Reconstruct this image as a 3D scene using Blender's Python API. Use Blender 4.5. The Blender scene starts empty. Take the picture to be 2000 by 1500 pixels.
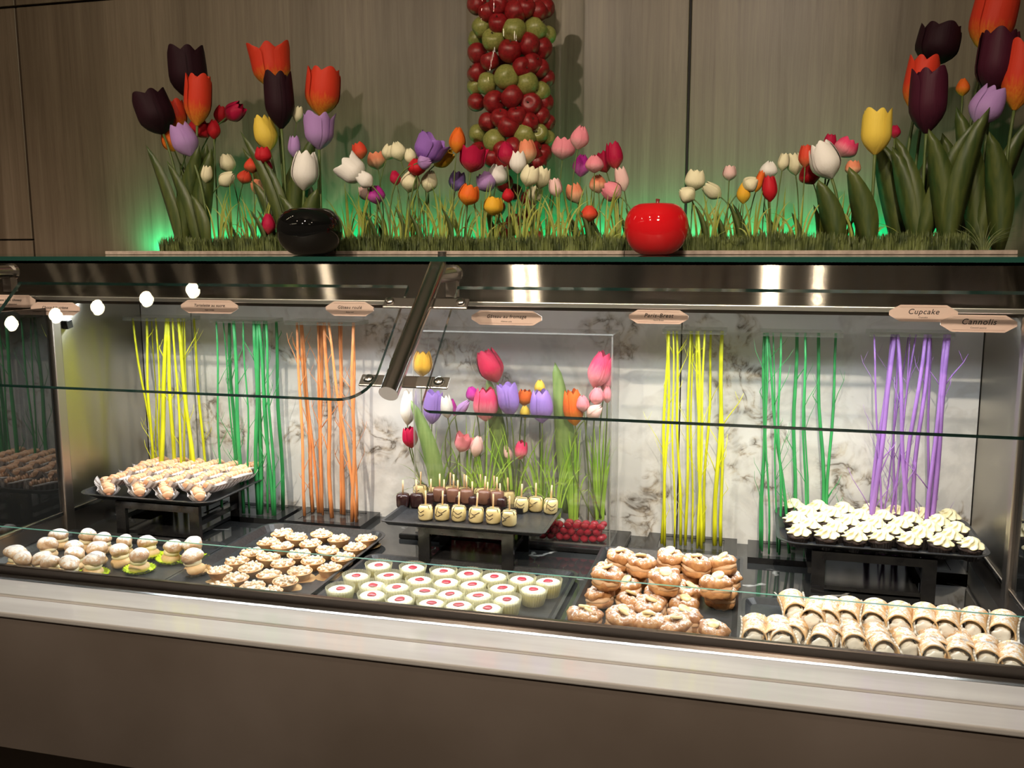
import bpy, math, random
from mathutils import Vector, Matrix, noise
random.seed(7)
SC = bpy.context.scene
COL = SC.collection
PI = math.pi
# ------------------------------------------------------------------ camera
F, YAW, PITCH, ROLL = 1798.2, .254841, .147534, -.002219
CAM = Vector((0, 0, 1.70))
fw = Vector((-math.sin(YAW)*math.cos(PITCH), math.cos(YAW)*math.cos(PITCH), -math.sin(PITCH)))
rt0 = Vector((math.cos(YAW), math.sin(YAW), 0)); up0 = rt0.cross(fw)
rt = rt0*math.cos(ROLL)+up0*math.sin(ROLL); up = up0*math.cos(ROLL)-rt0*math.sin(ROLL)
cd = bpy.data.cameras.new('camera'); cam = bpy.data.objects.new('camera', cd); COL.objects.link(cam)
cd.sensor_width = 36; cd.lens = F/2000*36; cd.clip_start = .01
m = Matrix((rt, up, -fw)).transposed().to_4x4(); m.translation = CAM
cam.matrix_world = m; SC.camera = cam
# ------------------------------------------------------------------ world / view
SC.view_settings.view_transform = 'Standard'; SC.view_settings.look = 'None'
SC.view_settings.gamma = 1; SC.view_settings.use_curve_mapping = False
SC.view_settings.exposure = 0.0
try: SC.cycles.use_denoising = True
except Exception: pass
SC.cycles.max_bounces = 10; SC.cycles.transparent_max_bounces = 28; SC.cycles.use_adaptive_sampling = True; SC.cycles.adaptive_threshold = .035
SC.cycles.glossy_bounces = 4; SC.cycles.diffuse_bounces = 3; SC.cycles.transmission_bounces = 6
SC.cycles.sample_clamp_indirect = 4; SC.cycles.caustics_reflective = False; SC.cycles.caustics_refractive = False
W = bpy.data.worlds.new('world'); SC.world = W; W.use_nodes = True
W.node_tree.nodes['Background'].inputs[0].default_value = (1, .74, .52, 1)
W.node_tree.nodes['Background'].inputs[1].default_value = .05

XL, XR, YB = -1.965, .595, 2.65      # case interior
DZ = .85                             # deck height
def area(name, loc, sx, sy, power, color, direction=(0, 0, -1), shape='RECTANGLE', spread=PI, parent=None):
    l = bpy.data.lights.new(name, 'AREA'); l.shape = shape; l.size = sx
    if shape == 'RECTANGLE': l.size_y = sy
    l.energy = power; l.color = color; l.spread = spread
    o = bpy.data.objects.new(name, l); COL.objects.link(o); o.location = loc
    o.rotation_euler = Vector(direction).to_track_quat('-Z', 'Y').to_euler()
    if parent: o.parent = parent
    return o
area('hood_led_light', ((XL+XR)/2, 2.39, 1.546), XR-XL-.06, .02, 23, (.95, .985, 1), (0, -.55, -1))
area('base_led_light', (-.855, 3.18, 1.70), 3.0, .02, 12, (.0, 1, .38), (0, .85, .6))

def at(px, py, x=None, y=None, z=None):
    """point seen at pixel (px, py) on the plane x=, y= or z= (the measured place of a thing)"""
    d = fw*F+rt*(px-1000)-up*(py-750)
    t = (x-CAM.x)/d.x if x is not None else (y-CAM.y)/d.y if y is not None else (z-CAM.z)/d.z
    return CAM+d*t
def mpp(p): return (Vector(p)-CAM).dot(fw)/F     # metres per pixel at p

# ------------------------------------------------------------------ materials
def mat(name, col, rough=.5, metal=0, spec=.5, **k):
    M = bpy.data.materials.new(name); M.use_nodes = True
    b = M.node_tree.nodes['Principled BSDF']
    b.inputs['Base Color'].default_value = (*col, 1); b.inputs['Roughness'].default_value = rough
    b.inputs['Metallic'].default_value = metal; b.inputs['Specular IOR Level'].default_value = spec
    for kk, v in k.items(): b.inputs[kk.replace('_', ' ')].default_value = v
    return M
def nodes(M): return M.node_tree.nodes, M.node_tree.links, M.node_tree.nodes['Principled BSDF']
def ramp(N, stops, interp='LINEAR'):
    r = N.new('ShaderNodeValToRGB'); e = r.color_ramp.elements; r.color_ramp.interpolation = interp
    while len(e) < len(stops): e.new(.5)
    for el, (p, c) in zip(e, stops): el.position = p; el.color = (*c, 1)
    return r
def noise_mat(name, c1, c2, scale=20, lo=.35, hi=.65, rough=.5, bump=0, coord='Object', stretch=(1, 1, 1), detail=6, dist=0, **k):
    M = mat(name, c1, rough, **k); N, L, b = nodes(M)
    tc = N.new('ShaderNodeTexCoord'); mp = N.new('ShaderNodeMapping'); mp.inputs['Scale'].default_value = stretch
    n = N.new('ShaderNodeTexNoise'); n.inputs['Scale'].default_value = scale; n.inputs['Detail'].default_value = detail
    n.inputs['Distortion'].default_value = dist
    L.new(tc.outputs[coord], mp.inputs[0]); L.new(mp.outputs[0], n.inputs['Vector'])
    r = ramp(N, [(lo, c1), (hi, c2)]); L.new(n.outputs['Fac'], r.inputs[0]); L.new(r.outputs[0], b.inputs['Base Color'])
    if bump:
        bp = N.new('ShaderNodeBump'); bp.inputs['Strength'].default_value = bump; bp.inputs['Distance'].default_value = .002
        L.new(n.outputs['Fac'], bp.inputs['Height']); L.new(bp.outputs[0], b.inputs['Normal'])
    return M
def grad_mat(name, c0, c1, p0=0, p1=.5, rough=.5, c2=None):
    """colour runs from the base of a bloom to its rim (real petal colouring)"""
    M = mat(name, c1, rough, spec=.12); N, L, b = nodes(M)
    tc = N.new('ShaderNodeTexCoord'); sp = N.new('ShaderNodeSeparateXYZ'); L.new(tc.outputs['Generated'], sp.inputs[0])
    n = N.new('ShaderNodeTexNoise'); n.inputs['Scale'].default_value = 3; n.inputs['Detail'].default_value = 3
    mp = N.new('ShaderNodeMapping'); mp.inputs['Scale'].default_value = (7, 7, 1); L.new(tc.outputs['Generated'], mp.inputs[0]); L.new(mp.outputs[0], n.inputs['Vector'])
    ad = N.new('ShaderNodeMath'); ad.operation = 'MULTIPLY_ADD'; ad.inputs[1].default_value = .5; L.new(n.outputs['Fac'], ad.inputs[0]); L.new(sp.outputs[2], ad.inputs[2])
    s = ramp(N, [(p0+.2, c0), (p1+.25, c1)] + ([(1.0, c2)] if c2 else [])); L.new(ad.outputs[0], s.inputs[0]); L.new(s.outputs[0], b.inputs['Base Color'])
    bp = N.new('ShaderNodeBump'); bp.inputs['Strength'].default_value = .25; bp.inputs['Distance'].default_value = .003
    L.new(n.outputs['Fac'], bp.inputs['Height']); L.new(bp.outputs[0], b.inputs['Normal'])
    return M
def steel(name, col, rough, aniso=.8, tangent=(1, 0, 0)):
    """brushed metal: sharp along the tangent, smeared across it"""
    M = bpy.data.materials.new(name); M.use_nodes = True; N, L = M.node_tree.nodes, M.node_tree.links
    N.remove(N['Principled BSDF']); g = N.new('ShaderNodeBsdfAnisotropic'); g.inputs['Color'].default_value = (*col, 1)
    g.inputs['Roughness'].default_value = rough; g.inputs['Anisotropy'].default_value = aniso
    t = N.new('ShaderNodeCombineXYZ')
    for i in range(3): t.inputs[i].default_value = tangent[i]
    L.new(t.outputs[0], g.inputs['Tangent']); L.new(g.outputs[0], N['Material Output'].inputs[0]); return M
def clear(name, tint=(1, 1, 1), refl=(1, 1, 1), rough=0.0, ior=1.5, haze=0, hazecol=(1, 1, 1)):
    """thin clear sheet: lets light through and mirrors by Fresnel"""
    M = bpy.data.materials.new(name); M.use_nodes = True; N, L = M.node_tree.nodes, M.node_tree.links
    N.remove(N['Principled BSDF']); out = N['Material Output']
    t = N.new('ShaderNodeBsdfTransparent'); t.inputs[0].default_value = (*tint, 1)
    g = N.new('ShaderNodeBsdfGlossy'); g.inputs[0].default_value = (*refl, 1); g.inputs['Roughness'].default_value = rough
    lw = N.new('ShaderNodeLayerWeight'); lw.inputs[0].default_value = .5
    pw = N.new('ShaderNodeMath'); pw.operation = 'POWER'; pw.inputs[1].default_value = 5; L.new(lw.outputs['Facing'], pw.inputs[0])
    f = N.new('ShaderNodeMath'); f.operation = 'MULTIPLY_ADD'; r0 = ((ior-1)/(ior+1))**2
    f.inputs[1].default_value = 1-r0; f.inputs[2].default_value = r0; L.new(pw.outputs[0], f.inputs[0])
    mx = N.new('ShaderNodeMixShader'); L.new(f.outputs[0], mx.inputs[0]); L.new(t.outputs[0], mx.inputs[1]); L.new(g.outputs[0], mx.inputs[2])
    last = mx
    if haze:
        d = N.new('ShaderNodeBsdfDiffuse'); d.inputs[0].default_value = (*hazecol, 1)
        tr = N.new('ShaderNodeBsdfTranslucent'); tr.inputs[0].default_value = (*hazecol, 1)
        a = N.new('ShaderNodeMixShader'); L.new(d.outputs[0], a.inputs[1]); L.new(tr.outputs[0], a.inputs[2])
        m2 = N.new('ShaderNodeMixShader'); m2.inputs[0].default_value = haze
        L.new(mx.outputs[0], m2.inputs[1]); L.new(a.outputs[0], m2.inputs[2]); last = m2
    L.new(last.outputs[0], out.inputs[0])
    return M

M = {}
M['fascia'] = steel('brushed_steel', (.36, .325, .28), .22, .93)
M['side'] = steel('side_steel', (.52, .50, .45), .30, .55, (0, 1, 0))
M['chrome'] = mat('polished_steel', (.60, .56, .52), .2, 1)
M['satin'] = mat('satin_steel', (.42, .38, .34), .32, 1)
M['lip'] = mat('hood_lip', (.62, .6, .55), .35, 1)
M['dark_rail'] = mat('dark_rail', (.10, .085, .075), .28, 1)
M['dark'] = mat('dark_gap', (.012, .01, .009), .6)
M['black'] = noise_mat('black_acrylic', (.012, .012, .013), (.02, .02, .02), 30, rough=.16)
M['tray'] = noise_mat('black_tray', (.018, .019, .021), (.035, .037, .04), 160, rough=.33, bump=.1)
M['glass'] = clear('pane_glass', (.985, .995, .99), (.9, .95, .92))
M['glass_edge'] = mat('glass_edge', (.01, .05, .038), .08, 0, .8)
M['glass_edge_l'] = mat('glass_edge_low', (.09, .24, .19), .1, 0, .8)
M['acrylic'] = clear('acrylic', (.985, .985, .98), ior=1.45, haze=.014, hazecol=(.8, .8, .8))
M['acrylic_edge'] = clear('acrylic_edge', (.8, .8, .78), ior=1.5, haze=.4, hazecol=(.75, .75, .72))
M['acrylic_bar'] = clear('acrylic_bar', (.85, .86, .82), ior=1.5, haze=.22, hazecol=(.6, .62, .56))

def marble():
    Mt = mat('white_marble', (.8, .8, .78), .3); N, L, b = nodes(Mt)
    tc = N.new('ShaderNodeTexCoord')
    w = N.new('ShaderNodeTexNoise'); w.inputs['Scale'].default_value = 3.2; w.inputs['Detail'].default_value = 8
    L.new(tc.outputs['Object'], w.inputs['Vector'])
    mix = N.new('ShaderNodeMix'); mix.data_type = 'VECTOR'; mix.inputs[0].default_value = .22
    L.new(tc.outputs['Object'], mix.inputs[4]); L.new(w.outputs['Color'], mix.inputs[5])
    n = N.new('ShaderNodeTexNoise'); n.inputs['Scale'].default_value = 3.4; n.inputs['Detail'].default_value = 9; n.inputs['Distortion'].default_value = .7
    n.inputs['Roughness'].default_value = .62
    L.new(mix.outputs[1], n.inputs['Vector'])
    # vein band: |n - .5| small
    s = N.new('ShaderNodeMath'); s.operation = 'SUBTRACT'; s.inputs[1].default_value = .5; L.new(n.outputs['Fac'], s.inputs[0])
    a = N.new('ShaderNodeMath'); a.operation = 'ABSOLUTE'; L.new(s.outputs[0], a.inputs[0])
    vr = ramp(N, [(0, (1, 1, 1)), (.03, (.75, .75, .75)), (.06, (0, 0, 0))]); L.new(a.outputs[0], vr.inputs[0])
    CL = [(415, 825, .085), (455, 840, .05), (470, 700, .03), (530, 665, .04), (560, 690, .03), (505, 770, .035), (575, 855, .04), (540, 990, .05), (655, 755, .045), (645, 790, .04), (735, 865, .07), (765, 885, .06), (690, 905, .035), (745, 640, .05), (785, 675, .055),
          (800, 620, .04), (870, 665, .075), (905, 700, .06), (955, 745, .045), (1180, 645, .05), (1222, 665, .035), (1245, 630, .035), (1372, 640, .035), (1400, 690, .05), (1430, 735, .05), (1440, 785, .035), (1455, 650, .035), (1425, 830, .045), (1450, 900, .05), (1470, 720, .03),
          (1490, 800, .04), (1510, 860, .03), (1250, 1005, .05), (1285, 960, .045), (1330, 960, .03), (1500, 960, .04), (1640, 925, .055), (1665, 950, .05), (1690, 985, .055), (1730, 1000, .03), (1893, 1010, .03), (330, 760, .03), (345, 850, .035), (300, 880, .05)]
    last = None
    wx = N.new('ShaderNodeTexNoise'); wx.inputs['Scale'].default_value = 9; wx.inputs['Detail'].default_value = 5; L.new(tc.outputs['Object'], wx.inputs['Vector'])
    ws = N.new('ShaderNodeVectorMath'); ws.operation = 'MULTIPLY_ADD'; ws.inputs[1].default_value = (.16, .0, .16); ws.inputs[2].default_value = (0, 0, 0); L.new(wx.outputs['Color'], ws.inputs[0])
    wv = N.new('ShaderNodeVectorMath'); wv.operation = 'ADD'; L.new(tc.outputs['Object'], wv.inputs[0]); L.new(ws.outputs[0], wv.inputs[1])
    for X_, Y_, r_ in CL:
        P_ = at(X_, Y_, y=YB); d = N.new('ShaderNodeVectorMath'); d.operation = 'DISTANCE'; L.new(wv.outputs[0], d.inputs[0]); d.inputs[1].default_value = (P_.x-(XL+XR)/2+.08, 2.65-2.3, P_.z+.08)
        q = N.new('ShaderNodeMath'); q.operation = 'DIVIDE'; L.new(d.outputs['Value'], q.inputs[0]); q.inputs[1].default_value = r_*1.45
        if last is None: last = q
        else:
            mn = N.new('ShaderNodeMath'); mn.operation = 'MINIMUM'; L.new(last.outputs[0], mn.inputs[0]); L.new(q.outputs[0], mn.inputs[1]); last = mn
    mr = ramp(N, [(.55, (1, 1, 1)), (1.0, (0, 0, 0))]); L.new(last.outputs[0], mr.inputs[0])
    k2 = N.new('ShaderNodeTexNoise'); k2.inputs['Scale'].default_value = 11; k2.inputs['Detail'].default_value = 9; k2.inputs['Distortion'].default_value = 1.8; L.new(tc.outputs['Object'], k2.inputs['Vector'])
    ks = N.new('ShaderNodeMath'); ks.operation = 'SUBTRACT'; ks.inputs[1].default_value = .5; L.new(k2.outputs['Fac'], ks.inputs[0])
    ka = N.new('ShaderNodeMath'); ka.operation = 'ABSOLUTE'; L.new(ks.outputs[0], ka.inputs[0])
    kr = ramp(N, [(0, (1, 1, 1)), (.03, (.62, .62, .62)), (.09, (.22, .22, .22)), (.2, (.08, .08, .08))]); L.new(ka.outputs[0], kr.inputs[0])
    m3 = N.new('ShaderNodeMath'); m3.operation = 'MULTIPLY'; L.new(mr.outputs[0], m3.inputs[0]); L.new(kr.outputs[0], m3.inputs[1])
    vf = N.new('ShaderNodeMath'); vf.operation = 'MULTIPLY'; vf.inputs[1].default_value = .22; L.new(vr.outputs[0], vf.inputs[0])
    mu = N.new('ShaderNodeMath'); mu.operation = 'MAXIMUM'; L.new(m3.outputs[0], mu.inputs[0]); L.new(vf.outputs[0], mu.inputs[1])
    n3 = N.new('ShaderNodeTexNoise'); n3.inputs['Scale'].default_value = 34; n3.inputs['Detail'].default_value = 6; L.new(mix.outputs[1], n3.inputs['Vector'])
    vc = ramp(N, [(.38, (.10, .082, .062)), (.5, (.30, .255, .20)), (.62, (.56, .53, .47))]); L.new(n3.outputs['Fac'], vc.inputs[0])
    n4 = N.new('ShaderNodeTexNoise'); n4.inputs['Scale'].default_value = 5; n4.inputs['Detail'].default_value = 4; L.new(tc.outputs['Object'], n4.inputs['Vector'])
    bc = ramp(N, [(.35, (.60, .61, .61)), (.65, (.72, .73, .73))]); L.new(n4.outputs['Fac'], bc.inputs[0])
    fin = N.new('ShaderNodeMix'); fin.data_type = 'RGBA'
    L.new(mu.outputs[0], fin.inputs[0]); L.new(bc.outputs[0], fin.inputs[6]); L.new(vc.outputs[0], fin.inputs[7])
    L.new(fin.outputs[2], b.inputs['Base Color'])
    return Mt
M['marble'] = marble()
def deckmat():
    Mt = mat('black_marble', (.02, .02, .022), .045, 0, .9); N, L, b = nodes(Mt)
    tc = N.new('ShaderNodeTexCoord'); w = N.new('ShaderNodeTexNoise'); w.inputs['Scale'].default_value = 5; w.inputs['Detail'].default_value = 6
    L.new(tc.outputs['Object'], w.inputs['Vector'])
    mix = N.new('ShaderNodeMix'); mix.data_type = 'VECTOR'; mix.inputs[0].default_value = .16
    L.new(tc.outputs['Object'], mix.inputs[4]); L.new(w.outputs['Color'], mix.inputs[5])
    v = N.new('ShaderNodeTexVoronoi'); v.feature = 'DISTANCE_TO_EDGE'; v.inputs['Scale'].default_value = 5.5; L.new(mix.outputs[1], v.inputs['Vector'])
    r = ramp(N, [(0, (1, 1, 1)), (.018, (.6, .6, .6)), (.03, (0, 0, 0))]); L.new(v.outputs['Distance'], r.inputs[0])
    n = N.new('ShaderNodeTexNoise'); n.inputs['Scale'].default_value = 6; n.inputs['Detail'].default_value = 4; L.new(tc.outputs['Object'], n.inputs['Vector'])
    r2 = ramp(N, [(.52, (0, 0, 0)), (.6, (1, 1, 1))]); L.new(n.outputs['Fac'], r2.inputs[0])
    mu = N.new('ShaderNodeMath'); mu.operation = 'MULTIPLY'; L.new(r.outputs[0], mu.inputs[0]); L.new(r2.outputs[0], mu.inputs[1])
    fin = N.new('ShaderNodeMix'); fin.data_type = 'RGBA'; fin.inputs[6].default_value = (.028, .030, .031, 1); fin.inputs[7].default_value = (.6, .62, .62, 1)
    L.new(mu.outputs[0], fin.inputs[0]); L.new(fin.outputs[2], b.inputs['Base Color'])
    return Mt
M['deck'] = deckmat()
def woodwall():
    Mt = mat('wall_veneer', (.3, .25, .2), .42); N, L, b = nodes(Mt)
    tc = N.new('ShaderNodeTexCoord'); mp = N.new('ShaderNodeMapping'); mp.inputs['Scale'].default_value = (34, 1, 1.1)
    L.new(tc.outputs['Object'], mp.inputs[0])
    n = N.new('ShaderNodeTexNoise'); n.inputs['Scale'].default_value = 1; n.inputs['Detail'].default_value = 10; n.inputs['Distortion'].default_value = .6; n.inputs['Roughness'].default_value = .78
    L.new(mp.outputs[0], n.inputs['Vector'])
    r = ramp(N, [(.25, (.08, .054, .034)), (.42, (.15, .108, .073)), (.6, (.195, .146, .102)), (.80, (.265, .205, .15))]); L.new(n.outputs['Fac'], r.inputs[0])
    mp2 = N.new('ShaderNodeMapping'); mp2.inputs['Scale'].default_value = (5.5, 1, .12); L.new(tc.outputs['Object'], mp2.inputs[0])
    n2 = N.new('ShaderNodeTexNoise'); n2.inputs['Scale'].default_value = 1; n2.inputs['Detail'].default_value = 4; L.new(mp2.outputs[0], n2.inputs['Vector'])
    r2 = ramp(N, [(.38, (.80, .78, .75)), (.62, (1.12, 1.12, 1.12))]); L.new(n2.outputs['Fac'], r2.inputs[0])
    mx = N.new('ShaderNodeMix'); mx.data_type = 'RGBA'; mx.blend_type = 'MULTIPLY'; mx.inputs[0].default_value = 1
    L.new(r.outputs[0], mx.inputs[6]); L.new(r2.outputs[0], mx.inputs[7]); L.new(mx.outputs[2], b.inputs['Base Color'])
    return Mt
M['wood'] = woodwall()
M['ledge'] = noise_mat('ledge_stone', (.37, .352, .335), (.44, .42, .40), 4, rough=.10, stretch=(.5, 5, 5))
M['face'] = noise_mat('counter_stone', (.26, .215, .18), (.34, .29, .25), 2.5, rough=.35, stretch=(1, 1, 1.6))
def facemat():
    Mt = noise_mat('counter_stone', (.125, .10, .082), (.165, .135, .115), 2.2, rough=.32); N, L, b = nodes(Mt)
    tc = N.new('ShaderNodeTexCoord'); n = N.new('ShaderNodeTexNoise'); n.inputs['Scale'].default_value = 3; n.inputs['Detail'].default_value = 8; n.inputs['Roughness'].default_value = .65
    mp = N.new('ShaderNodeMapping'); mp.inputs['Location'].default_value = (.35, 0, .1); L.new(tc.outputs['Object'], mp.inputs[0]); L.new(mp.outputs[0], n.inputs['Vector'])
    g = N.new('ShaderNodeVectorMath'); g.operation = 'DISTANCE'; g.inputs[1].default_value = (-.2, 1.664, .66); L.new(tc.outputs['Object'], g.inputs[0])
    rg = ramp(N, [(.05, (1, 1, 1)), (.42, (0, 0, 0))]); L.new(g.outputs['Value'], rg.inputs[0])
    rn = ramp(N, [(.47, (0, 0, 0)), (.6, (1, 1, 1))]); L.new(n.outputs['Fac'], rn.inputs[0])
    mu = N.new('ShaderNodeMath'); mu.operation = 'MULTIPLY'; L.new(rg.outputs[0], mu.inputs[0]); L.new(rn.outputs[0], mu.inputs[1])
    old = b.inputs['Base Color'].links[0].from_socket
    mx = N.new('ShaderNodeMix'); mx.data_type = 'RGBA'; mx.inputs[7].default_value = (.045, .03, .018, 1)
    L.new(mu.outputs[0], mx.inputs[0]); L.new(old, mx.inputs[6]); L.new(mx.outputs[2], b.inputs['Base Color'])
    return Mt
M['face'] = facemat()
M['hoodtop'] = mat('hood_top', (.2, .16, .13), .5)
M['stripm'] = mat('ledge_strip', (.16, .12, .10), .5)
M['floor'] = noise_mat('floor_tile', (.16, .13, .11), (.22, .18, .15), 3, rough=.4)
M['ceil'] = mat('ceiling_paint', (.25, .22, .19), .8)
M['board'] = noise_mat('shelf_board', (.30, .235, .19), (.42, .33, .27), 60, rough=.6)
M['led'] = mat('led_body', (.5, .5, .5), .4)
def emis(name, c, s):
    Mt = mat(name, (.1, .1, .1)); N, L, b = nodes(Mt); b.inputs['Emission Color'].default_value = (*c, 1); b.inputs['Emission Strength'].default_value = s
    return Mt
M['diode'] = emis('white_diode', (1, .97, .92), 45)
M['green_led'] = emis('green_led', (0, 1, .40), 5)
M['lamp'] = emis('lamp_glow', (1, .82, .58), 40)
# foods
def sugar(name, c1, c2, amount=.5, rough=.55, scale=60):
    """baked dough with a dusting of icing sugar"""
    Mt = noise_mat(name, c1, c2, scale, rough=rough, bump=.5); N, L, b = nodes(Mt)
    tc = N.new('ShaderNodeTexCoord'); oi = N.new('ShaderNodeObjectInfo')
    ad = N.new('ShaderNodeVectorMath'); L.new(tc.outputs['Object'], ad.inputs[0]); L.new(oi.outputs['Location'], ad.inputs[1])
    n = N.new('ShaderNodeTexNoise'); n.inputs['Scale'].default_value = scale*2.2; n.inputs['Detail'].default_value = 8; n.inputs['Roughness'].default_value = .75
    L.new(ad.outputs[0], n.inputs['Vector'])
    ge = N.new('ShaderNodeNewGeometry'); se = N.new('ShaderNodeSeparateXYZ'); L.new(ge.outputs['Normal'], se.inputs[0])
    q = N.new('ShaderNodeMath'); q.operation = 'MULTIPLY_ADD'; q.inputs[1].default_value = .22; L.new(se.outputs[2], q.inputs[0]); L.new(n.outputs['Fac'], q.inputs[2])
    r = ramp(N, [(.70-.22*amount, (0, 0, 0)), (.78-.16*amount, (1, 1, 1))]); L.new(q.outputs[0], r.inputs[0])
    old = b.inputs['Base Color'].links[0].from_socket
    mx = N.new('ShaderNodeMix'); mx.data_type = 'RGBA'; mx.inputs[7].default_value = (.82, .80, .78, 1)
    L.new(r.outputs[0], mx.inputs[0]); L.new(old, mx.inputs[6]); L.new(mx.outputs[2], b.inputs['Base Color'])
    return Mt
M['puff'] = sugar('choux_sugared', (.52, .30, .16), (.76, .56, .36), .62)
M['puff_low'] = noise_mat('choux_plain', (.62, .40, .18), (.76, .55, .30), 40, rough=.5)
M['custard'] = mat('custard_cream', (.86, .78, .50), .35)
M['brest'] = sugar('brest_dough', (.34, .14, .05), (.60, .32, .13), .12)
M['brest_cream'] = mat('praline_cream', (.62, .40, .23), .45)
M['banana'] = noise_mat('fruit_slice', (.80, .62, .28), (.88, .76, .45), 90, rough=.35)
M['crust'] = noise_mat('tart_crust', (.66, .36, .16), (.78, .50, .26), 40, rough=.55)
M['crumble'] = sugar('crumble', (.66, .46, .27), (.82, .68, .47), .35, scale=90)
M['gold'] = mat('gold_card', (.72, .48, .22), .35, .55)
M['lime'] = mat('lime_paper', (.62, .86, .02), .5)
M['cheese'] = mat('cheesecake', (.84, .80, .42), .4)
M['cheesetop'] = mat('cheesecake_top', (.88, .85, .68), .35)
M['rasp'] = mat('raspberry', (.42, .035, .06), .3)
M['cup'] = clear('clear_cup', (.92, .92, .84), ior=1.35, haze=.36, hazecol=(.78, .76, .56))
M['frost'] = mat('butter_frosting', (.80, .75, .48), .38)
M['choc'] = noise_mat('chocolate_cake', (.018, .010, .008), (.05, .03, .025), 200, rough=.7, bump=.8)
M['blackpaper'] = mat('black_paper', (.02, .016, .015), .4)
M['pop_y'] = mat('white_choc', (.80, .66, .33), .3)
M['pop_d'] = mat('dark_choc', (.035, .014, .014), .2)
M['pop_m'] = mat('milk_choc', (.16, .075, .05), .35)
M['stick'] = mat('paper_stick', (.72, .50, .28), .6)
M['shell'] = sugar('cannoli_shell', (.60, .33, .13), (.80, .58, .32), .22)
M['ricotta'] = noise_mat('ricotta', (.70, .66, .58), (.85, .82, .75), 120, lo=.25, hi=.4, rough=.6)
def paper(name, c1, c2, scale=180, tr=.35, axis=0):
    """pleated baking paper, fine stripes across the pleats"""
    Mt = bpy.data.materials.new(name); Mt.use_nodes = True; N, L = Mt.node_tree.nodes, Mt.node_tree.links
    b = N['Principled BSDF']; out = N['Material Output']; b.inputs['Roughness'].default_value = .6
    tc = N.new('ShaderNodeTexCoord'); w = N.new('ShaderNodeTexWave'); w.inputs['Scale'].default_value = scale; w.bands_direction = 'XYZ'[axis]
    w.inputs['Distortion'].default_value = 1.5
    L.new(tc.outputs['Object'], w.inputs['Vector']); r = ramp(N, [(.3, c1), (.7, c2)]); L.new(w.outputs['Fac'], r.inputs[0]); L.new(r.outputs[0], b.inputs['Base Color'])
    t = N.new('ShaderNodeBsdfTransparent'); mx = N.new('ShaderNodeMixShader'); mx.inputs[0].default_value = tr
    L.new(b.outputs[0], mx.inputs[1]); L.new(t.outputs[0], mx.inputs[2]); L.new(mx.outputs[0], out.inputs[0])
    return Mt
M['wrap_w'] = paper('white_pleated_paper', (.48, .43, .33), (.84, .81, .74), 26, .38, 1)
M['wrap_e'] = paper('eclair_paper', (.30, .25, .23), (.72, .68, .66), 22, .15, 1)
M['choux_d'] = noise_mat('eclair_choux', (.34, .13, .07), (.52, .25, .13), 40, rough=.5)
M['coral'] = noise_mat('coral_cream', (.66, .34, .18), (.78, .50, .30), 50, rough=.4)
M['white_cream'] = mat('white_cream', (.82, .80, .77), .45)
# plants
M['blade'] = noise_mat('grass_blade', (.13, .20, .02), (.40, .40, .075), 8, rough=.45)
M['blade_b'] = noise_mat('grass_bright', (.20, .42, .03), (.40, .62, .08), 8, rough=.45)
M['turf'] = noise_mat('turf', (.035, .052, .012), (.14, .17, .045), 25, rough=.6)
M['stem'] = mat('tulip_stem', (.10, .14, .035), .5)
M['leaf'] = noise_mat('tulip_leaf', (.035, .06, .012), (.085, .105, .022), 12, rough=.45, stretch=(6, 6, .6))
M['leaf_b'] = noise_mat('bright_leaf', (.16, .27, .07), (.26, .38, .12), 12, rough=.5, stretch=(6, 6, .6))
T = dict(
 black=grad_mat('petal_black', (.012, .006, .006), (.022, .006, .010), rough=.6),
 plum=grad_mat('petal_plum', (.03, .008, .014), (.06, .010, .022), rough=.5),
 flame=grad_mat('petal_flame', (.75, .32, .03), (.62, .045, .02), 0, .45),
 red=grad_mat('petal_red', (.45, .02, .02), (.50, .015, .025)),
 crimson=grad_mat('petal_crimson', (.55, .10, .08), (.42, .01, .05), 0, .4),
 orange=grad_mat('petal_orange', (.72, .35, .03), (.75, .14, .02), 0, .5),
 gold=grad_mat('petal_gold', (.68, .50, .06), (.72, .38, .03)),
 yellow=grad_mat('petal_yellow', (.72, .50, .08), (.78, .56, .08)),
 cream=grad_mat('petal_cream', (.50, .52, .26), (.78, .72, .48), 0, .4),
 white=grad_mat('petal_white', (.72, .68, .55), (.82, .78, .72), 0, .4),
 lavender=grad_mat('petal_lavender', (.40, .28, .48), (.42, .24, .52), 0, .5),
 purple=grad_mat('petal_purple', (.18, .06, .38), (.30, .14, .48)),
 violet=grad_mat('petal_violet', (.42, .32, .72), (.36, .22, .66), 0, .5),
 pink=grad_mat('petal_pink', (.80, .55, .50), (.78, .25, .30), 0, .5),
 hotpink=grad_mat('petal_hotpink', (.82, .45, .45), (.78, .06, .16), 0, .7),
 palepink=grad_mat('petal_palepink', (.75, .62, .50), (.80, .52, .48), 0, .5),
 peach=grad_mat('petal_peach', (.72, .62, .38), (.78, .26, .14), 0, .6),
 magenta=grad_mat('petal_magenta', (.62, .20, .50), (.40, .02, .26), 0, .6),
 coralred=grad_mat('petal_coral', (.62, .20, .08), (.62, .06, .03), 0, .5))
M['apple_g'] = noise_mat('green_apple', (.22, .24, .055), (.33, .33, .10), 12, rough=.35)
M['apple_r'] = noise_mat('red_apple', (.20, .008, .012), (.33, .014, .018), 9, rough=.4)
M['apple_black'] = mat('gloss_black', (.004, .004, .004), .03, 0, .7)
M['apple_red'] = mat('gloss_red', (.56, .008, .012), .05, 0, .7)
M['tagcard'] = mat('tag_card', (.76, .55, .46), .6)
M['ink'] = mat('ink', (.02, .012, .012), .6)
M['tagline'] = mat('tag_line', (.33, .16, .12), .6)
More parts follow.
